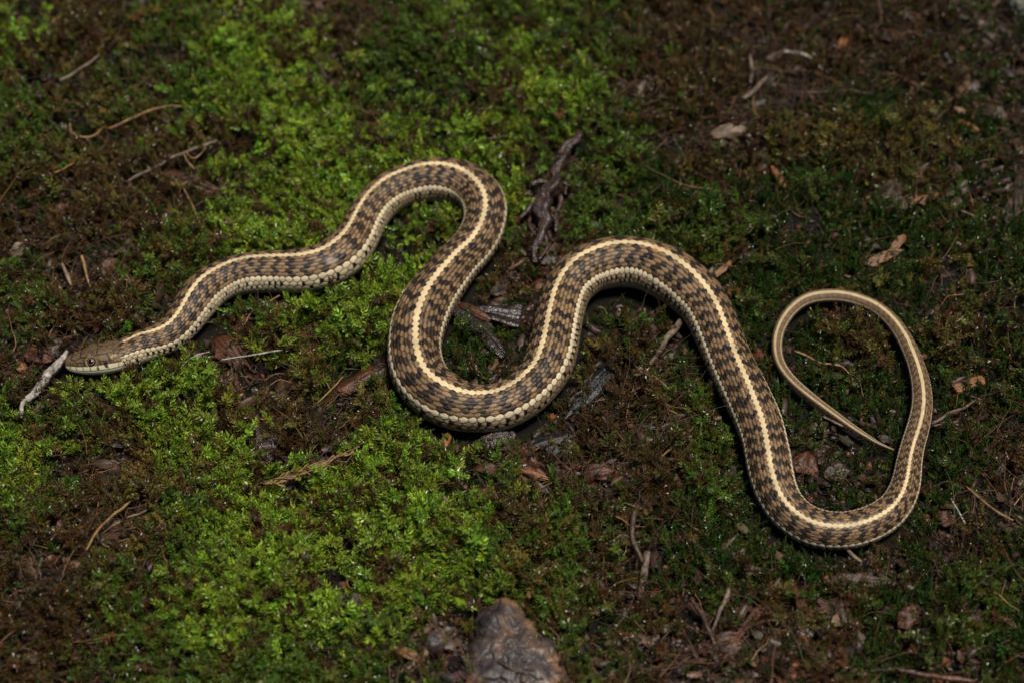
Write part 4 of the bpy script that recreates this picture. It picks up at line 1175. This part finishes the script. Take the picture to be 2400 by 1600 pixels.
T_green = template_set('moss_shoot', [shoot_mesh('moss_shoot', random.uniform(0.008, 0.0125), random.randint(38, 52), random.uniform(0.0014, 0.0020), random.uniform(0.00050, 0.00070), random.uniform(0.2, 0.9), random.uniform(0.95, 1.3), random.choice([0, 1, 2, 2]), 100 + i, random.choice([0, 0.2, 0.4])) for i in range(14)], mat_green)
T_dark = template_set('dark_moss_shoot', [shoot_mesh('dark_moss_shoot', random.uniform(0.005, 0.0075), 26, random.uniform(0.0010, 0.0014), 0.00042, random.uniform(0.2, 0.8), random.uniform(0.6, 0.9), random.choice([0, 1, 1]), 300 + i) for i in range(10)], mat_dark)
T_fib = template_set('root_fibre', [fibre_mesh('root_fibre', random.uniform(0.008, 0.022), random.uniform(0.00014, 0.00030), random.uniform(0.6, 2.2), 500 + i) for i in range(16)], mat_fib)
T_crumb = template_set('soil_crumb', [crumb_mesh('soil_crumb', 700 + i) for i in range(8)], mat_crumb)

# bright and olive leafy moss
x, y = field(270000)
ok, kind = pick(x, y, {'G': 0.80, 'g': 0.62, 'o': 0.42, 'd': 0.06, 'b': 0.26, 'r': 0.12, 'k': 0.04})
clump = fbm(x * 75 + 11, y * 75 + 4, 3)
ok &= (clump > np.where(kind == ord('G'), -0.22, -0.06) - 0.26 * rng.random(x.shape))
x, y, kind, clump = x[ok], y[ok], kind[ok], clump[ok]
gap = snake_gap(x, y)
ok = (gap > 0.0012) & ~blocked(x, y)
x, y, kind, clump, gap = x[ok], y[ok], kind[ok], clump[ok], gap[ok]
n = len(x)
z = terrain(x, y, gap) + np.clip(clump, -0.3, 0.6) * 0.008 * sstep(0.002, 0.012, gap)
tint = jitter_col(srgb(126, 152, 48), n, 0.30, 0.10)
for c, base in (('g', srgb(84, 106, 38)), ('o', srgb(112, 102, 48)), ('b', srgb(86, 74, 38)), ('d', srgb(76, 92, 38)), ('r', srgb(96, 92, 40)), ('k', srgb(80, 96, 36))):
    q = kind == ord(c); tint[q] = jitter_col(base, q.sum(), 0.22, 0.12)
dead = rng.random(n) < np.where(kind == ord('o'), 0.35, np.where((kind == ord('b')) | (kind == ord('r')), 0.7, 0.17))
tint[dead] = jitter_col(srgb(80, 60, 36), dead.sum(), 0.3, 0.1)
rot = euler_lean(n, 0.75)
scl = rng.uniform(0.5, 1.0, n) * np.where((gap < 0.006) & (rng.random(n) > 0.22), 0.75, 1.15) * np.where(kind == ord('G'), 1.08, 0.95)
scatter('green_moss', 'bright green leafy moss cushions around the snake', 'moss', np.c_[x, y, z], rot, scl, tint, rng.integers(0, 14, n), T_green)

# dark fine moss
x, y = field(260000)
ok, kind = pick(x, y, {'d': 0.80, 'o': 0.18, 'g': 0.22, 'r': 0.14, 'k': 0.14, 'b': 0.12, 'G': 0.08})
gap = np.full(x.shape, 9.0); gap[ok] = snake_gap(x[ok], y[ok])
cl = fbm(x * 60 + 91, y * 60 + 33, 3)
ok &= (gap > 0.001) & (cl > -0.45); ok[ok] &= ~blocked(x[ok], y[ok])
x, y, gap, kind, cl = x[ok], y[ok], gap[ok], kind[ok], cl[ok]
n = len(x)
z = terrain(x, y, gap) + np.clip(cl, -0.3, 0.5) * 0.003 * sstep(0.002, 0.012, gap)
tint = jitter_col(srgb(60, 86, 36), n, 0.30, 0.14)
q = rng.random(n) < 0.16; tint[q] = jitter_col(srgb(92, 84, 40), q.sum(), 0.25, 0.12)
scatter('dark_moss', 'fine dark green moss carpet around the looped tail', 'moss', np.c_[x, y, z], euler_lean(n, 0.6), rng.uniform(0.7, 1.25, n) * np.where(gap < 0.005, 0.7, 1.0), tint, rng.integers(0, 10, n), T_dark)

# dry root fibres
x, y = field(150000)
ok, kind = pick(x, y, {'b': 0.55, 'o': 0.22, 'r': 0.34, 'k': 0.16, 'G': 0.08, 'g': 0.13, 'd': 0.12}, 70)
ok[ok] &= snake_gap(x[ok], y[ok]) > 0.004
x, y, kind = x[ok], y[ok], kind[ok]
n = len(x)
z = terrain(x, y) + rng.uniform(0.0003, 0.0055, n)
tint = jitter_col(srgb(74, 52, 35), n, 0.45, 0.10)
q = rng.random(n) < 0.12; tint[q] = jitter_col(srgb(128, 98, 62), q.sum(), 0.25, 0.08)
rot = np.c_[rng.normal(0, 0.25, n), rng.normal(-0.08, 0.35, n), rng.uniform(0, 6.283, n)]
scl = rng.uniform(0.45, 1.1, n)
# fibres close to the snake stay short so that none runs through it
g = snake_gap(x, y); scl = np.minimum(scl, np.maximum(0.15, g / 0.016))
scatter('root_fibres', 'tangled dry brown root fibres matted over the soil', 'root fibres', np.c_[x, y, z], rot, scl, tint, rng.integers(0, 16, n), T_fib)

# flakes of bark and rotten leaves
def flake_mesh(name, seed):
    r = random.Random(seed); nu, nv = 7, 4
    L = r.uniform(0.004, 0.009); W = L * r.uniform(0.25, 0.6); V = []; F = []
    cu, cv = r.uniform(-0.5, 0.5), r.uniform(-0.6, 0.6)
    for side in (1, -1):
        for i in range(nu + 1):
            t = i / nu; w_ = (math.sin(math.pi * (0.06 + 0.88 * t)) ** 0.6) * (1 + 0.7 * mnoise.noise(Vector((t * 4, seed, 0))))
            for j in range(nv + 1):
                q = j / nv * 2 - 1
                z_ = 0.00016 * side + cu * L * (t - 0.5) ** 2 + cv * W * q * q * 0.5 + 0.0005 * mnoise.noise(Vector((t * 5, q * 2.5, seed)))
                V.append((L * (t - 0.5), W * 0.5 * q * w_, z_))
    m = (nu + 1) * (nv + 1)
    for s_ in (0, 1):
        for i in range(nu):
            for j in range(nv):
                a = s_ * m + i * (nv + 1) + j; q_ = (a, a + nv + 1, a + nv + 2, a + 1); F.append(q_ if s_ == 0 else q_[::-1])
    return mesh_np(name, np.array(V), F, True)


mat_flake = inst_mat('litter_flake', 0.48, 0.45)
T_flake = template_set('litter_flake', [flake_mesh('litter_flake', 900 + i) for i in range(14)], mat_flake)
x, y = field(42000)
ok, kind = pick(x, y, {'b': 0.40, 'k': 0.55, 'r': 0.6, 'o': 0.10, 'd': 0.08, 'g': 0.05, 'G': 0.02}, 70)
ok[ok] &= snake_gap(x[ok], y[ok]) > 0.0025
x, y = x[ok], y[ok]; n = len(x)
z = terrain(x, y) + rng.uniform(0.0006, 0.004, n)
tint = jitter_col(srgb(58, 41, 31), n, 0.5, 0.12)
q = rng.random(n) < 0.15; tint[q] = jitter_col(srgb(84, 62, 46), q.sum(), 0.3, 0.1)
scatter('leaf_litter', 'dark wet flakes of bark and rotten leaf matted between the moss', 'leaf litter', np.c_[x, y, z], np.c_[rng.normal(0, 0.35, n), rng.normal(0, 0.35, n), rng.uniform(0, 6.28, n)], np.minimum(rng.uniform(0.4, 1.15, n), 0.25 + snake_gap(x, y) / 0.006), tint, rng.integers(0, 14, n), T_flake)

# wet crumbs of soil and bark
x, y = field(300000)
ok, kind = pick(x, y, {'k': 0.95, 'r': 0.75, 'b': 0.5, 'o': 0.25, 'd': 0.3, 'g': 0.3, 'G': 0.25}, 70)
ok[ok] &= snake_gap(x[ok], y[ok]) > 0.0012
x, y, kind = x[ok], y[ok], kind[ok]
n = len(x)
s_ = np.exp(rng.normal(-7.35, 0.5, n)); s_ = np.clip(s_, 0.0003, 0.0024)
z = terrain(x, y) + s_ * 0.3
tint = jitter_col(srgb(48, 34, 26), n, 0.45, 0.12)
q = (kind == ord('r')) | (rng.random(n) < 0.12); tint[q] = jitter_col(srgb(88, 52, 32), q.sum(), 0.4, 0.12)
scatter('soil_crumbs', 'dark wet crumbs of soil and rotten bark between the moss', 'soil', np.c_[x, y, z], rng.uniform(0, 6.28, (n, 3)) * np.array([0.12, 0.12, 1]), s_, tint, rng.integers(0, 8, n), T_crumb)
